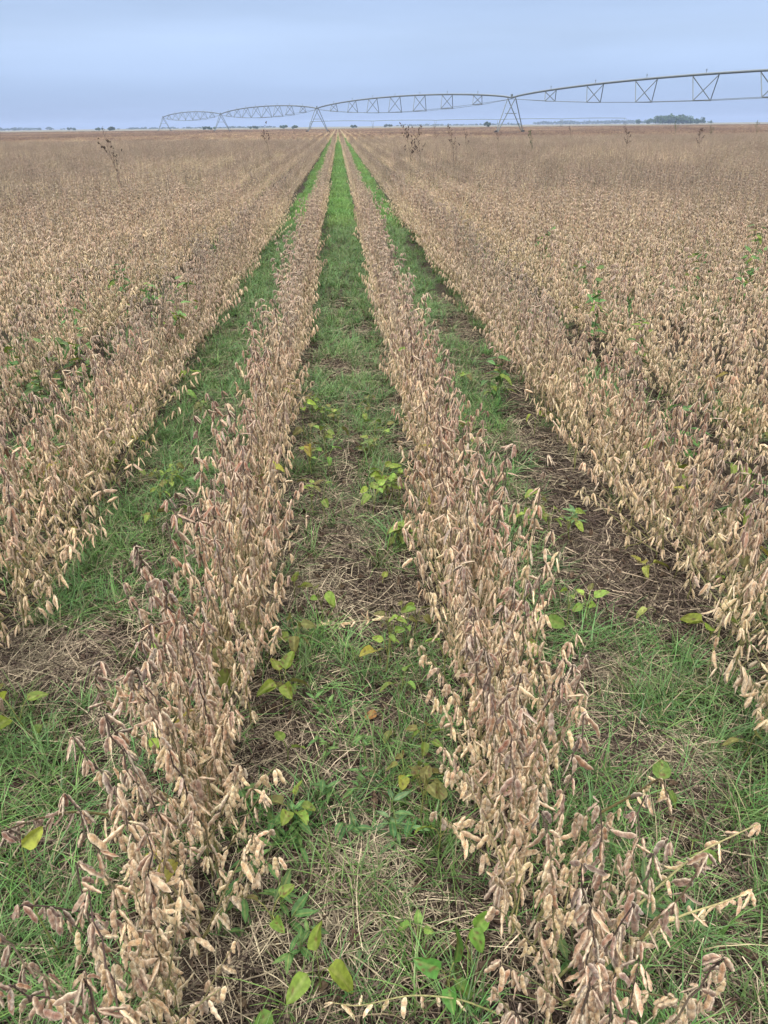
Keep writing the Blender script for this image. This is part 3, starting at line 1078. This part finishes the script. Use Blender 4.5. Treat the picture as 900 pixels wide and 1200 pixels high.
HG = (0.09, 0.19, 0.055)
for px, py, lb, c, n, s, sp in [
    (290, 945, 'leafy dark green herb against the opposite row', HG, 16, 0.045, 0.06),
    (322, 985, 'broad low green herb clump in the middle strip shade', HG, 20, 0.05, 0.08),
    (302, 1010, 'green herb growing under the opposite row beside the clump', HG, 14, 0.045, 0.06),
    (345, 960, 'tall narrow-leaved herb among grass in the middle strip', (0.085, 0.19, 0.06), 14, 0.045, 0.06),
    (400, 925, 'fine-leaved green herb on dark soil in mid strip', (0.09, 0.19, 0.06), 18, 0.038, 0.08),
    (430, 900, 'light green herb between the two yellowing sprouts and fine-leaved herb', (0.10, 0.2, 0.06), 14, 0.036, 0.06),
    (380, 880, 'small upright herb above the fine-leaved one', (0.10, 0.21, 0.06), 10, 0.034, 0.05),
    (425, 975, 'lance-leaved herb at edge of the dark soil patch', (0.08, 0.18, 0.06), 12, 0.045, 0.06),
    (470, 985, 'bright herb at the foot of the lodged row', (0.09, 0.2, 0.07), 10, 0.05, 0.05),
    (455, 960, 'bluish herb under the lowest yellow sprout', BLUEGREEN, 10, 0.045, 0.05),
    (330, 1075, 'dark green herb beside the bitten three-leaf sprout', HG, 16, 0.05, 0.07),
    (350, 1110, 'feathery herb right above the bitten sprout', HG, 16, 0.04, 0.05),
    (270, 1075, 'herb half hidden under the opposite row near the lower edge', HG, 12, 0.05, 0.06),
    (385, 830, 'slender herb in the thin grass below the fallen stem', (0.10, 0.2, 0.06), 10, 0.035, 0.05),
    (670, 612, 'bluish-green broad rosette weed beside the straw bed', (0.13, 0.24, 0.10), 14, 0.065, 0.05),
    (652, 660, 'grey-green feathery rosette weed below the broad rosette', (0.10, 0.19, 0.09), 22, 0.05, 0.06),
    (775, 1060, 'grey-green weed under the lodged stems', (0.08, 0.16, 0.06), 14, 0.06, 0.07),
    (690, 1120, 'green weed at the foot of the lodged row near the lower edge', (0.08, 0.16, 0.05), 14, 0.06, 0.07),
]:
    herb(px, py, lb, c, n, s, sp)

# green weeds standing among the outer rows
gw = 0
for (px, py, hh) in [(62, 400, 0.45), (100, 395, 0.4), (80, 365, 0.45), (40, 440, 0.35), (15, 400, 0.4), (175, 335, 0.5), (140, 310, 0.5), (215, 330, 0.5), (205, 358, 0.45),
                     (30, 530, 0.3), (55, 520, 0.3), (690, 300, 0.55), (700, 345, 0.5), (755, 375, 0.45), (805, 480, 0.4), (890, 270, 0.7), (820, 300, 0.55),
                     (865, 330, 0.5), (640, 270, 0.55), (880, 545, 0.35), (585, 420, 0.3)]:
    p = ground_at(px, py, hh)
    p[2] = 0
    r = np.random.default_rng(3000 + gw)
    if gw == 15:
        lb = 'dark green bushy weed rising highest above the straw-bed side of the crop'
    elif gw == 0:
        lb = 'dark green weed in the dark gap behind the three-leaf weed rows'
    else:
        lb = 'green leafy weed showing in a gap of the %s outer rows' % ('straw-bed' if px > 450 else 'three-leaf-weed')
    root = link('green_weed', None, loc=p, label=lb, cat='weed', group='green weeds among the %s outer rows' % ('straw-bed' if px > 450 else 'three-leaf-weed'))
    root.empty_display_size = 0.05
    mb = MB()
    petiole(mb, np.array([0, 0, -0.01]), np.array([0.02, 0, hh]), 0.003, (0.11, 0.13, 0.05))
    link('stem', mb.mesh('stem', M_STEM), root)
    mb = MB()
    for k in range(int(26 * (1 if gw != 15 else 2.0))):
        s = r.uniform(0.05, 0.10)
        c = np.array([0.07, 0.15, 0.04]) * r.uniform(0.7, 1.5) if r.random() < 0.8 else np.array(YGREEN)
        v, q, cc = leaf_mesh_data(s, s * 0.45, c, r, droop=r.uniform(0, 0.5))
        B = basis(np.array([r.normal(0, 0.4), r.normal(0, 0.4), 1.0]), r.uniform(0, 6.28))
        w = 1.0 if gw != 15 else 1.6
        mb.add(v @ B.T + np.array([r.normal(0, 0.03) * w, r.normal(0, 0.03) * w, hh * r.uniform(0.25, 1.05)]), q, cc)
    link('foliage', mb.mesh('foliage', M_LEAF), root)
    gw += 1

# ------------------------------------------------------------------ lodged and fallen bean stems
def lodged(name, pts_px, label, cat, stem_col, pod_t, seed, per=2, rad=0.0034, group=None):
    r = np.random.default_rng(seed)
    pp = np.array([ground_at(a, b_, z) for a, b_, z in pts_px])
    base = pp[0].copy()
    base[2] = 0
    k = np.linspace(0, len(pp) - 1, 26)
    pl = np.stack([np.interp(k, np.arange(len(pp)), pp[:, j]) for j in range(3)], 1)
    for _ in range(4):
        pl[1:-1] = (pl[:-2] + 2 * pl[1:-1] + pl[2:]) / 4
    pl = pl - base
    root = link(name, None, loc=base, label=label, cat=cat, group=group)
    root.empty_display_size = 0.05
    mb = MB()
    u = np.linspace(0, 1, 26)
    cols = np.array(stem_col[0])[None] * (1 - u[:, None]) + np.array(stem_col[1])[None] * u[:, None]
    tube(mb, pl, rad * (1 - 0.6 * u), cols, 6)
    link('stem', mb.mesh('stem', M_STEM), root)
    for i in range(7, 26, 2):
        for j in range(per if i < 24 else per + 1):
            a = r.uniform(0, 6.28)
            pol = abs(r.normal(0.7, 0.35))
            d = np.array([math.cos(a) * math.sin(pol), math.sin(a) * math.sin(pol), -math.cos(pol)])
            if pl[i][2] < 0.05:
                d[2] = abs(d[2]) * 0.1
            uu = i / 25
            o = link('pod', lib_pod(int(r.integers(0, 6)), pod_t - 0.5 * max(0, uu - 0.5) * (1 if pod_t < 0.9 else 0.2) + r.normal(0, 0.1), max(0, r.normal(-.2, .3))), root)
            L_ = r.normal(0.037, 0.004)
            B = basis(d, r.uniform(0, 6.28))
            o.matrix_local = Matrix([[B[q][0] * L_, B[q][1] * L_, B[q][2] * L_, pl[i][q]] for q in range(3)] + [[0, 0, 0, 1]])
    return root


YST = ((0.22, 0.235, 0.09), (0.30, 0.265, 0.13))
BST = ((0.24, 0.21, 0.09), (0.06, 0.04, 0.03))
lodged('lodged_soybean_stem', [(640, 1160, 0.02), (690, 1110, 0.12), (760, 1050, 0.22), (815, 1000, 0.28), (890, 965, 0.30)], 'upper lodged yellow stem with tan pods leaning out of its row', 'soybean stem', YST, 0.85, 1, group='lodged yellow stems')
lodged('lodged_soybean_stem', [(660, 1180, 0.02), (720, 1120, 0.12), (790, 1075, 0.18), (840, 1060, 0.2), (880, 1045, 0.2)], 'lower lodged yellow stem tipped with pale pods', 'soybean stem', YST, 0.9, 2, group='lodged yellow stems')
lodged('lodged_soybean_stem', [(700, 1195, 0.05), (730, 1130, 0.2), (770, 1075, 0.3), (800, 1050, 0.36), (830, 1000, 0.42)], 'dark-tipped lodged stem standing between the two yellow lodged stems', 'soybean stem', BST, 0.35, 3, per=3, group='lodged yellow stems')
lodged('lodged_soybean_stem', [(600, 1195, 0.02), (540, 1170, 0.08), (480, 1165, 0.09), (420, 1180, 0.06), (390, 1175, 0.05)], 'thin yellow stem reaching out over the bright round-leaved sprout', 'soybean stem', YST, 0.95, 4, per=1, rad=0.0021, group='lodged yellow stems')
lodged('fallen_soybean_stem', [(520, 735, 0.03), (470, 722, 0.03), (420, 728, 0.03), (370, 735, 0.03), (325, 738, 0.02)], 'fallen tan stem with pale pods lying across the middle strip', 'soybean stem', ((0.33, 0.27, 0.16), (0.38, 0.31, 0.2)), 0.85, 5, per=3)
lodged('leaning_soybean_stem', [(230, 760, 0.03), (190, 690, 0.3), (165, 655, 0.45), (158, 640, 0.5)], 'dark leaning stem sticking out sideways over the weed strip grass', 'soybean stem', BST, 0.3, 6, per=3, group='leaning dark stems')
lodged('leaning_soybean_stem', [(160, 960, 0.02), (90, 950, 0.2), (40, 960, 0.32), (2, 975, 0.4)], 'dark pod-laden stem leaning out to the edge at the opposite row', 'soybean stem', BST, 0.25, 7, per=3, group='leaning dark stems')
lodged('leaning_soybean_stem', [(190, 880, 0.02), (140, 850, 0.2), (110, 800, 0.36), (118, 775, 0.45)], 'rusty-podded stem leaning into the grass above the dark pod-laden stem', 'soybean stem', BST, 0.2, 8, per=3, group='leaning dark stems')
lodged('leaning_soybean_stem', [(640, 900, 0.02), (670, 830, 0.25), (686, 770, 0.42)], 'grey-podded stem leaning out of the lodged row into green grass', 'soybean stem', BST, 0.35, 9, per=3, group='leaning dark stems')
lodged('leaning_soybean_stem', [(690, 960, 0.02), (745, 930, 0.2), (775, 910, 0.3), (783, 935, 0.28)], 'arching stem with few pale pods in front of pale straw patch', 'soybean stem', BST, 0.8, 10, per=1, group='leaning dark stems')


# ------------------------------------------------------------------ tall seeding weeds above the crop
def tall_weed(px, base_py, top_py, label, n=10, dark=1.0, green=False):
    p = ground_at(px, base_py, 0.58)
    x, y = p[0], p[1]
    zt = 0.6
    for _ in range(400):
        _, py, _d = project(np.array([[x, y, zt]]))
        if py[0] <= top_py:
            break
        zt += 0.01
    r = np.random.default_rng(int(px * 13))
    root = link('tall_weed', None, loc=(x, y, 0), label=label, cat='weed', group='tall weeds above the crop')
    root.empty_display_size = 0.1
    sc_ = max(1.0, y / 22)
    mb = MB()
    u = np.linspace(0, 1, 10)
    main = np.stack([0.05 * np.sin(u * 4) * zt, 0.03 * np.cos(u * 3), u * zt * 0.9], 1)
    c = np.array([0.12, 0.085, 0.06]) if not green else np.array([0.10, 0.12, 0.05])
    tube(mb, main, (0.005 - 0.0025 * u) * sc_, c, 5)
    mh = MB()
    for k in range(n):
        v = r.uniform(0.42, 0.98)
        b0 = np.array([np.interp(v, u, main[:, j]) for j in range(3)])
        az = r.uniform(0, 6.28)
        ln = zt * r.uniform(0.12, 0.30) * (1.25 - v * 0.6)
        q = np.linspace(0, 1, 6)
        br = b0 + np.stack([math.cos(az) * ln * 0.6 * q, math.sin(az) * ln * 0.6 * q, ln * q ** 1.2 * 0.8], 1)
        tube(mb, br, (0.003 - 0.001 * q) * sc_, c, 4)
        for h in range(int(r.integers(2, 5))):
            e = br[-1 - (h % 3)] + r.normal(0, 0.02, 3)
            hd = np.array([0.055, 0.035, 0.028]) * dark * r.uniform(0.8, 1.4) if not green else np.array([0.07, 0.11, 0.045]) * r.uniform(0.7, 1.3)
            tp = TPL['c'][int(r.integers(0, 6))]
            B = basis(np.array([r.normal(0, 0.5), r.normal(0, 0.5), 1.0]), r.uniform(0, 6.28))
            s = r.uniform(0.05, 0.08) * (0.65 if y < 16 else 0.9)
            mh.add((tp[0] * np.array([s * 2.2, s * 2.6, s])) @ B.T + e, tp[1], hd)
    link('stalk', mb.mesh('stalk', M_STEM), root)
    link('seed_head', mh.mesh('seed_head', M_STEM), root)


tall_weed(137, 218, 158, 'lone dark thistle-like weed amid the crop of the three-leaf-weed side', 9)
tall_weed(313, 182, 145, 'tall dark weed between the paired rows and the second irrigation span', 10)
tall_weed(478, 195, 143, 'tallest dark-headed weed just beside the lodged-row grass strip', 13)
tall_weed(490, 186, 150, 'shorter dark weed touching the tallest dark-headed weed', 10)
tall_weed(529, 184, 147, 'branching weed standing apart beyond the tallest dark-headed weed', 9)
tall_weed(583, 165, 148, 'small dark weed in front of the nearest irrigation tower', 7)
tall_weed(733, 172, 149, 'bushy dark weed between nearest tower and distant wood', 10)
tall_weed(818, 174, 151, 'two-headed dark weed in the crop below the distant wood', 8)
tall_weed(668, 160, 148, 'small weed halfway between the tower and the bushy dark weed', 7)
tall_weed(622, 172, 152, 'grey-green weed just beyond the nearest tower', 8, green=True)
tall_weed(832, 158, 143, 'green weed on the skyline beside the distant wood', 8, green=True)
tall_weed(885, 158, 140, 'green weed on the skyline nearest the picture edge', 9, green=True)
tall_weed(790, 156, 139, 'wispy green weed in front of the distant wood', 9, green=True)
tall_weed(510, 162, 148, 'small brown weed between branching weed and crop skyline', 6)
tall_weed(122, 162, 147, 'short dark weed on the skyline above the lone thistle-like weed', 5)
tall_weed(545, 170, 150, 'slim brown weed between branching weed and nearest tower', 6)

# ------------------------------------------------------------------ centre pivot irrigation machine
Z0 = 4.65


def irrigator(name, towers, label, group=None, detail=True, rad=0.115, z0=Z0, arch=1.12, sag=1.15, station=8.0, big=1.6):
    root = link(name, None, loc=(towers[0][0], towers[0][1], 0), label=label, cat='irrigation machine', group=group)
    o = np.array([towers[0][0], towers[0][1], 0])
    Tw = [np.array([a, b_, 0.0]) - o for a, b_ in towers]
    grey = np.array([0.2, 0.2, 0.2])
    for i in range(len(Tw) - 1):
        A, B = Tw[i], Tw[i + 1]
        Ls = np.linalg.norm(B - A)
        d = (B - A) / Ls
        per = np.array([-d[1], d[0], 0])
        pf = lambda u: 4 * u * (1 - u)
        shape = min(1.0, Ls / 62)
        pipe_z = lambda u: z0 + arch * shape * pf(u) ** 0.75
        low_z = lambda u: z0 - 0.05 - sag * shape * pf(u) ** 0.85
        mb = MB()
        u = np.linspace(0, 1, 41)
        tube(mb, A + d * (u * Ls)[:, None] + np.array([0, 0, 1]) * np.array([pipe_z(k) for k in u])[:, None], rad, grey, 8)
        link('span_pipe', mb.mesh('span_pipe', M_STEEL), root)
        if not detail:
            continue
        ns = max(3, int(round(Ls / station)) - 1)
        us = [(k + 1) / (ns + 1) for k in range(ns)]
        pb = None
        rods = MB()
        for k, uu in enumerate(us):
            c = A + d * uu * Ls
            shape_w = 0.35 + 0.65 * pf(uu)
            wj, lj = 0.8 * big * shape_w, 1.0 * big * shape_w
            t1 = c - d * lj
            t2 = c + d * lj
            t1 = t1 + np.array([0, 0, pipe_z(uu - lj / Ls) - rad])
            t2 = t2 + np.array([0, 0, pipe_z(uu + lj / Ls) - rad])
            b1 = c + per * wj + np.array([0, 0, low_z(uu)])
            b2 = c - per * wj + np.array([0, 0, low_z(uu)])
            mt = MB()
            for (p, q) in ((t1, b1), (t1, b2), (t2, b1), (t2, b2), (b1, b2)):
                tube(mt, np.stack([p, q]), 0.048, grey, 5)
            link('truss_frame', mt.mesh('truss_frame', M_STEEL), root)
            prev = pb if pb is not None else (A + np.array([0, 0, z0 - 0.15]), A + np.array([0, 0, z0 - 0.15]))
            for p, q in zip(prev, (b1, b2)):
                tube(rods, np.stack([p, q]), 0.024, grey, 4)
            pb = (b1, b2)
            # sprinkler outlet on the pipe
            sp = MB()
            tp = c + np.array([0, 0, pipe_z(uu) + rad])
            tube(sp, np.stack([tp - [0, 0, 0.02], tp + [0, 0, 0.36]]), 0.03, grey, 5)
            tube(sp, np.stack([tp + [0, 0, 0.25] - d * 0.06, tp + [0, 0, 0.25] + d * 0.10]), 0.03, grey, 5)
            link('sprinkler', sp.mesh('sprinkler', M_STEEL), root)
        for p in pb:
            tube(rods, np.stack([p, B + np.array([0, 0, z0 - 0.15])]), 0.024, grey, 4)
        link('truss_rod', rods.mesh('truss_rod', M_STEEL), root)
    for i, A in enumerate(Tw):
        j = min(i, len(Tw) - 2)
        d = (Tw[j + 1] - Tw[j]) / np.linalg.norm(Tw[j + 1] - Tw[j])
        per = np.array([-d[1], d[0], 0])
        top = A + np.array([0, 0, z0 - 0.05])
        hb = 2.3
        frame = MB()
        tube(frame, np.stack([A - per * hb + [0, 0, 0.52], A + per * hb + [0, 0, 0.52]]), 0.06, grey, 6)
        tube(frame, np.stack([A - per * 0.95 + [0, 0, 2.8], A + per * 0.95 + [0, 0, 2.8]]), 0.045, grey, 5)
        link('base_beam', frame.mesh('base_beam', M_STEEL), root)
        for s in (-1, 1):
            for e in (-0.7, 0.7):
                lg = MB()
                tube(lg, np.stack([top + d * e * 1.2, A + per * s * hb * 0.95 + d * e * 0.2 + [0, 0, 0.52]]), 0.065, grey, 6)
                link('tower_leg', lg.mesh('tower_leg', M_STEEL), root)
            c = A + per * s * hb + [0, 0, 0.40]
            wh = MB()
            an = np.linspace(0, 2 * math.pi, 25)
            ring = c + 0.29 * (np.cos(an)[:, None] * per + np.sin(an)[:, None] * np.array([0, 0, 1]))
            tube(wh, ring, 0.11, grey, 8)
            w = link('wheel', wh.mesh('wheel', M_TYRE), root)
            rim = MB()
            tube(rim, np.stack([c - d * 0.09, c + d * 0.09]), 0.20, grey, 14)
            tube(rim, np.stack([c - d * 0.14, c + d * 0.14]), 0.09, grey, 10)
            link('rim', rim.mesh('rim', M_STEEL), w)
        if detail:
            bx = MB()
            tube(bx, np.stack([top + [0, 0, 0.05], top + [0, 0, 0.45]]), 0.16, grey, 6)
            link('control_box', bx.mesh('control_box', M_STEEL), root)
    return root


irrigator('irrigation_machine', [(1.6 * a, 1.6 * b_) for a, b_ in ((48.7, 0.0), (31.7, 35.0), (14.6, 70.0), (-2.5, 105.0), (-19.8, 144.0), (-36.5, 178.0))],
          'long galvanised irrigation machine on wheeled towers with arched trussed spans')
irrigator('irrigation_machine', [(-20 + 46 * k, 620 - 4 * k) for k in range(6)], 'far thin irrigation line low on the skyline behind the nearest tower', detail=False,
          rad=0.2, z0=4.6, arch=0.5)


# ------------------------------------------------------------------ far trees
def tree_parts(r, h, w, cnt, leaf):
    mb = MB()
    lobes = [(np.array([r.normal(0, w * 0.26), r.normal(0, w * 0.26), h * r.uniform(0.35, 0.72)]), min(w * 0.3, h * 0.42) * r.uniform(0.6, 1.05)) for _ in range(7)]
    for k in range(cnt):
        c, rad = lobes[int(r.integers(0, len(lobes)))]
        v = r.normal(0, 1, 3)
        v = v / np.linalg.norm(v) * rad * r.uniform(0.55, 1.08)
        p = c + v * np.array([1, 1, 0.85])
        B = basis(r.normal(0, 1, 3), 0)
        s = leaf * r.uniform(0.6, 1.3)
        q = (np.array([[-s, -s * .7, 0], [s, -s * .7, 0], [s, s * .7, 0], [-s, s * .7, 0]]) @ B.T) + p
        mb.add(q, [(0, 1, 2, 3)], np.array([0.060, 0.095, 0.042]) * r.uniform(0.65, 1.35))
    tr = MB()
    tube(tr, np.array([[0, 0, -0.2], [0.1, 0, h * 0.3], [0.0, 0.1, h * 0.7]]), np.array([0.05, 0.035, 0.015]) * h * 0.6, np.array([0.10, 0.08, 0.06]), 6)
    for k in range(4):
        a = r.uniform(0, 6.28)
        tube(tr, np.array([[0.05, 0, h * 0.35], [math.cos(a) * w * 0.2, math.sin(a) * w * 0.2, h * 0.6]]), np.array([0.02, 0.008]) * h * 0.6, np.array([0.10, 0.08, 0.06]), 5)
    return tr, mb


def far_tree(px, dist_, h, w, label, cnt=500):
    p = ground_at(px, 400)
    dirv = p / np.hypot(p[0], p[1])
    # keep the bearing of the picture column at the horizon
    lo = None
    for ang in np.linspace(-0.6, 0.6, 2401):
        q = np.array([math.sin(ang) * dist_, math.cos(ang) * dist_, 0])
        a, _, _ = project(q[None])
        if lo is None or abs(a[0] - px) < lo[0]:
            lo = (abs(a[0] - px), q)
    r = np.random.default_rng(int(px * 17))
    h, w = h * 0.62, w * 0.66
    root = link('distant_tree', None, loc=lo[1], label=label, cat='tree', group='trees along the horizon')
    tr, cr_ = tree_parts(r, h, w, cnt, w * 0.055)
    link('trunk', tr.mesh('trunk', M_TREE), root)
    link('crown', cr_.mesh('crown', M_TREE), root)


far_tree(570, 560, 5.0, 7.5, 'round lone tree on the horizon right behind the nearest tower base')
far_tree(131, 700, 5.2, 9.0, 'pale round tree on the horizon nearest the open field edge')
far_tree(115, 720, 3.8, 8.0, 'low tree just beside the pale round tree')
far_tree(84, 1100, 5.5, 18.0, 'far bluish tree clump on the open horizon')
far_tree(246, 620, 3.4, 12.0, 'low spreading tree under the last irrigation span')
far_tree(297, 640, 3.5, 9.0, 'small tree under the second irrigation span')
far_tree(333, 650, 4.4, 9.0, 'darker tree beside the second tower from the nearest', )
far_tree(345, 660, 4.2, 9.0, 'tree adjoining the darker tree by the second tower')
far_tree(415, 700, 3.6, 12.0, 'low tree at the vanishing point of the rows')
far_tree(455, 900, 4.6, 14.0, 'low bluish tree beyond the row vanishing point')
# the wood beyond the field
r = np.random.default_rng(77)
mb = MB()
ca, cb = None, None
for ang in np.linspace(-0.6, 0.6, 4801):
    q = np.array([math.sin(ang) * 900, math.cos(ang) * 900, 0])
    a, _, _ = project(q[None])
    if abs(a[0] - 752) < 0.4:
        ca = q
    if abs(a[0] - 826) < 0.4:
        cb = q
for k in range(46):
    u = r.random()
    c = ca * (1 - u) + cb * u
    h = (3.2 + 5.5 * math.exp(-((u - 0.42) / 0.34) ** 2)) * r.uniform(0.8, 1.1)
    tr, cr_ = tree_parts(r, h, h * 1.25, 150, h * 0.09)
    off = c + np.array([r.normal(0, 3), r.normal(0, 14), 0])
    for s in (tr, cr_):
        mb.add(np.concatenate(s.v) + off, np.concatenate(s.f), np.concatenate(s.c))
link('distant_wood', mb.mesh('distant_wood', M_TREE), label='dark green wood on the horizon beyond the crop', cat='wood', kind='stuff')
# low far treeline, bluish with distance
mb = MB()
for (p0, p1, D, h0) in [(0, 70, 1700, 5.0), (640, 760, 1900, 7.0), (150, 330, 1500, 3.0), (470, 620, 1700, 3.5)]:
    for px in np.arange(p0, p1, 1.6):
        ang0 = math.atan((px - 400) / 977)
        q = np.array([math.sin(ang0) * D, math.cos(ang0) * D, 0]) + np.array([0, r.normal(0, 40), 0])
        h = h0 * r.uniform(0.5, 1.2)
        tr, cr_ = tree_parts(r, h, h * 2.2, 40, h * 0.2)
        mb.add(np.concatenate(cr_.v) * np.array([1, 1, 1]) + q, np.concatenate(cr_.f), np.concatenate(cr_.c))
link('far_treeline', mb.mesh('far_treeline', M_TREE), label='thin bluish far treeline along the horizon', cat='treeline', kind='stuff')

# ------------------------------------------------------------------ haze
mb = MB()
v = np.array([(x, y, z) for z in (-3.0, 24.0) for x, y in ((-2600, -250), (2600, -250), (2600, 4000), (-2600, 4000))], float)
mb.add(v, [(3, 2, 1, 0), (4, 5, 6, 7), (0, 1, 5, 4), (1, 2, 6, 5), (2, 3, 7, 6), (3, 0, 4, 7)], (1, 1, 1))
m, nt, out = new_mat('haze_air')
pv = N(nt, 'ShaderNodeVolumePrincipled')
pv.inputs['Density'].default_value = 0.00035
pv.inputs['Density Attribute'].default_value = ''
pv.inputs['Color'].default_value = (0.52, 0.66, 0.95, 1)
nt.links.new(pv.outputs[0], out.inputs['Volume'])
link('haze', mb.mesh('haze', m, smooth=False), label='thin bluish haze over the far field', cat='haze', kind='stuff')

# ------------------------------------------------------------------ sky and light
w = bpy.data.worlds.new('World')
sc.world = w
w.use_nodes = True
nt = w.node_tree
nt.nodes.clear()
L = nt.links.new
out = N(nt, 'ShaderNodeOutputWorld')
bg = N(nt, 'ShaderNodeBackground')
sky = N(nt, 'ShaderNodeTexSky', sky_type='NISHITA')
sky.sun_disc = False
SUN_EL, SUN_AZ = R(52), R(200)
sky.sun_elevation = SUN_EL
sky.sun_rotation = SUN_AZ
sky.altitude = 300
tc = N(nt, 'ShaderNodeTexCoord')
sx = N(nt, 'ShaderNodeSeparateXYZ')
L(tc.outputs['Generated'], sx.inputs[0])
mp = N(nt, 'ShaderNodeMapping')
mp.inputs['Scale'].default_value = (1.0, 1.0, 9.0)
L(tc.outputs['Generated'], mp.inputs[0])
nz = N(nt, 'ShaderNodeTexNoise')
nz.inputs['Scale'].default_value = 1.7
nz.inputs['Detail'].default_value = 4
nz.inputs['Roughness'].default_value = 0.45
L(mp.outputs[0], nz.inputs['Vector'])
cr = N(nt, 'ShaderNodeValToRGB')
els = cr.color_ramp.elements
K = 10.0   # the background strength is 0.1
els[0].position, els[0].color = 0.0, (0.230, 0.308, 0.484, 1)
els[1].position, els[1].color = 1.0, (2.05, 1.98, 1.88, 1)
for pos, c in ((0.035, (0.240, 0.324, 0.498)), (0.09, (0.302, 0.390, 0.556)), (0.14, (0.284, 0.372, 0.545)), (0.32, (0.70, 0.74, 0.84)), (0.6, (1.45, 1.42, 1.38))):
    e = els.new(pos)
    e.color = (*c, 1)
L(sx.outputs['Z'], cr.inputs[0])
vm = N(nt, 'ShaderNodeMapRange')
vm.inputs['From Min'].default_value = 0.3
vm.inputs['From Max'].default_value = 0.7
vm.inputs['To Min'].default_value = 0.84 * K
vm.inputs['To Max'].default_value = 1.16 * K
L(nz.outputs['Fac'], vm.inputs['Value'])
sv = N(nt, 'ShaderNodeVectorMath', operation='SCALE')
L(cr.outputs[0], sv.inputs[0])
L(vm.outputs['Result'], sv.inputs['Scale'])
mix = N(nt, 'ShaderNodeMix', data_type='RGBA')
mix.inputs['Factor'].default_value = 0.92          # cloud cover over the clear sky
L(sky.outputs[0], mix.inputs['A'])
L(sv.outputs[0], mix.inputs['B'])
L(mix.outputs['Result'], bg.inputs['Color'])
bg.inputs['Strength'].default_value = 0.1
L(bg.outputs[0], out.inputs[0])
w.cycles.sampling_method = 'MANUAL'
w.cycles.sample_map_resolution = 512

ld = bpy.data.lights.new('sun', 'SUN')
ld.energy = 1.5
ld.angle = R(10)
ld.color = (1.0, 0.95, 0.88)
lo = bpy.data.objects.new('sun', ld)
COL.objects.link(lo)
sd = Vector((math.sin(SUN_AZ) * math.cos(SUN_EL), math.cos(SUN_AZ) * math.cos(SUN_EL), math.sin(SUN_EL)))
lo.rotation_euler = sd.to_track_quat('Z', 'Y').to_euler()

sc.render.engine = 'CYCLES'
cy = sc.cycles
cy.max_bounces = 5
cy.diffuse_bounces = 2
cy.glossy_bounces = 2
cy.transmission_bounces = 3
cy.transparent_max_bounces = 4
cy.caustics_reflective = False
cy.caustics_refractive = False
cy.use_denoising = True
cy.use_adaptive_sampling = True
cy.adaptive_threshold = 0.02
vs = sc.view_settings
vs.view_transform = 'Standard'
vs.look = 'None'
vs.exposure = 0.68
vs.gamma = 1.0
print('CROP', n_crop, 'objects', len(bpy.data.objects))
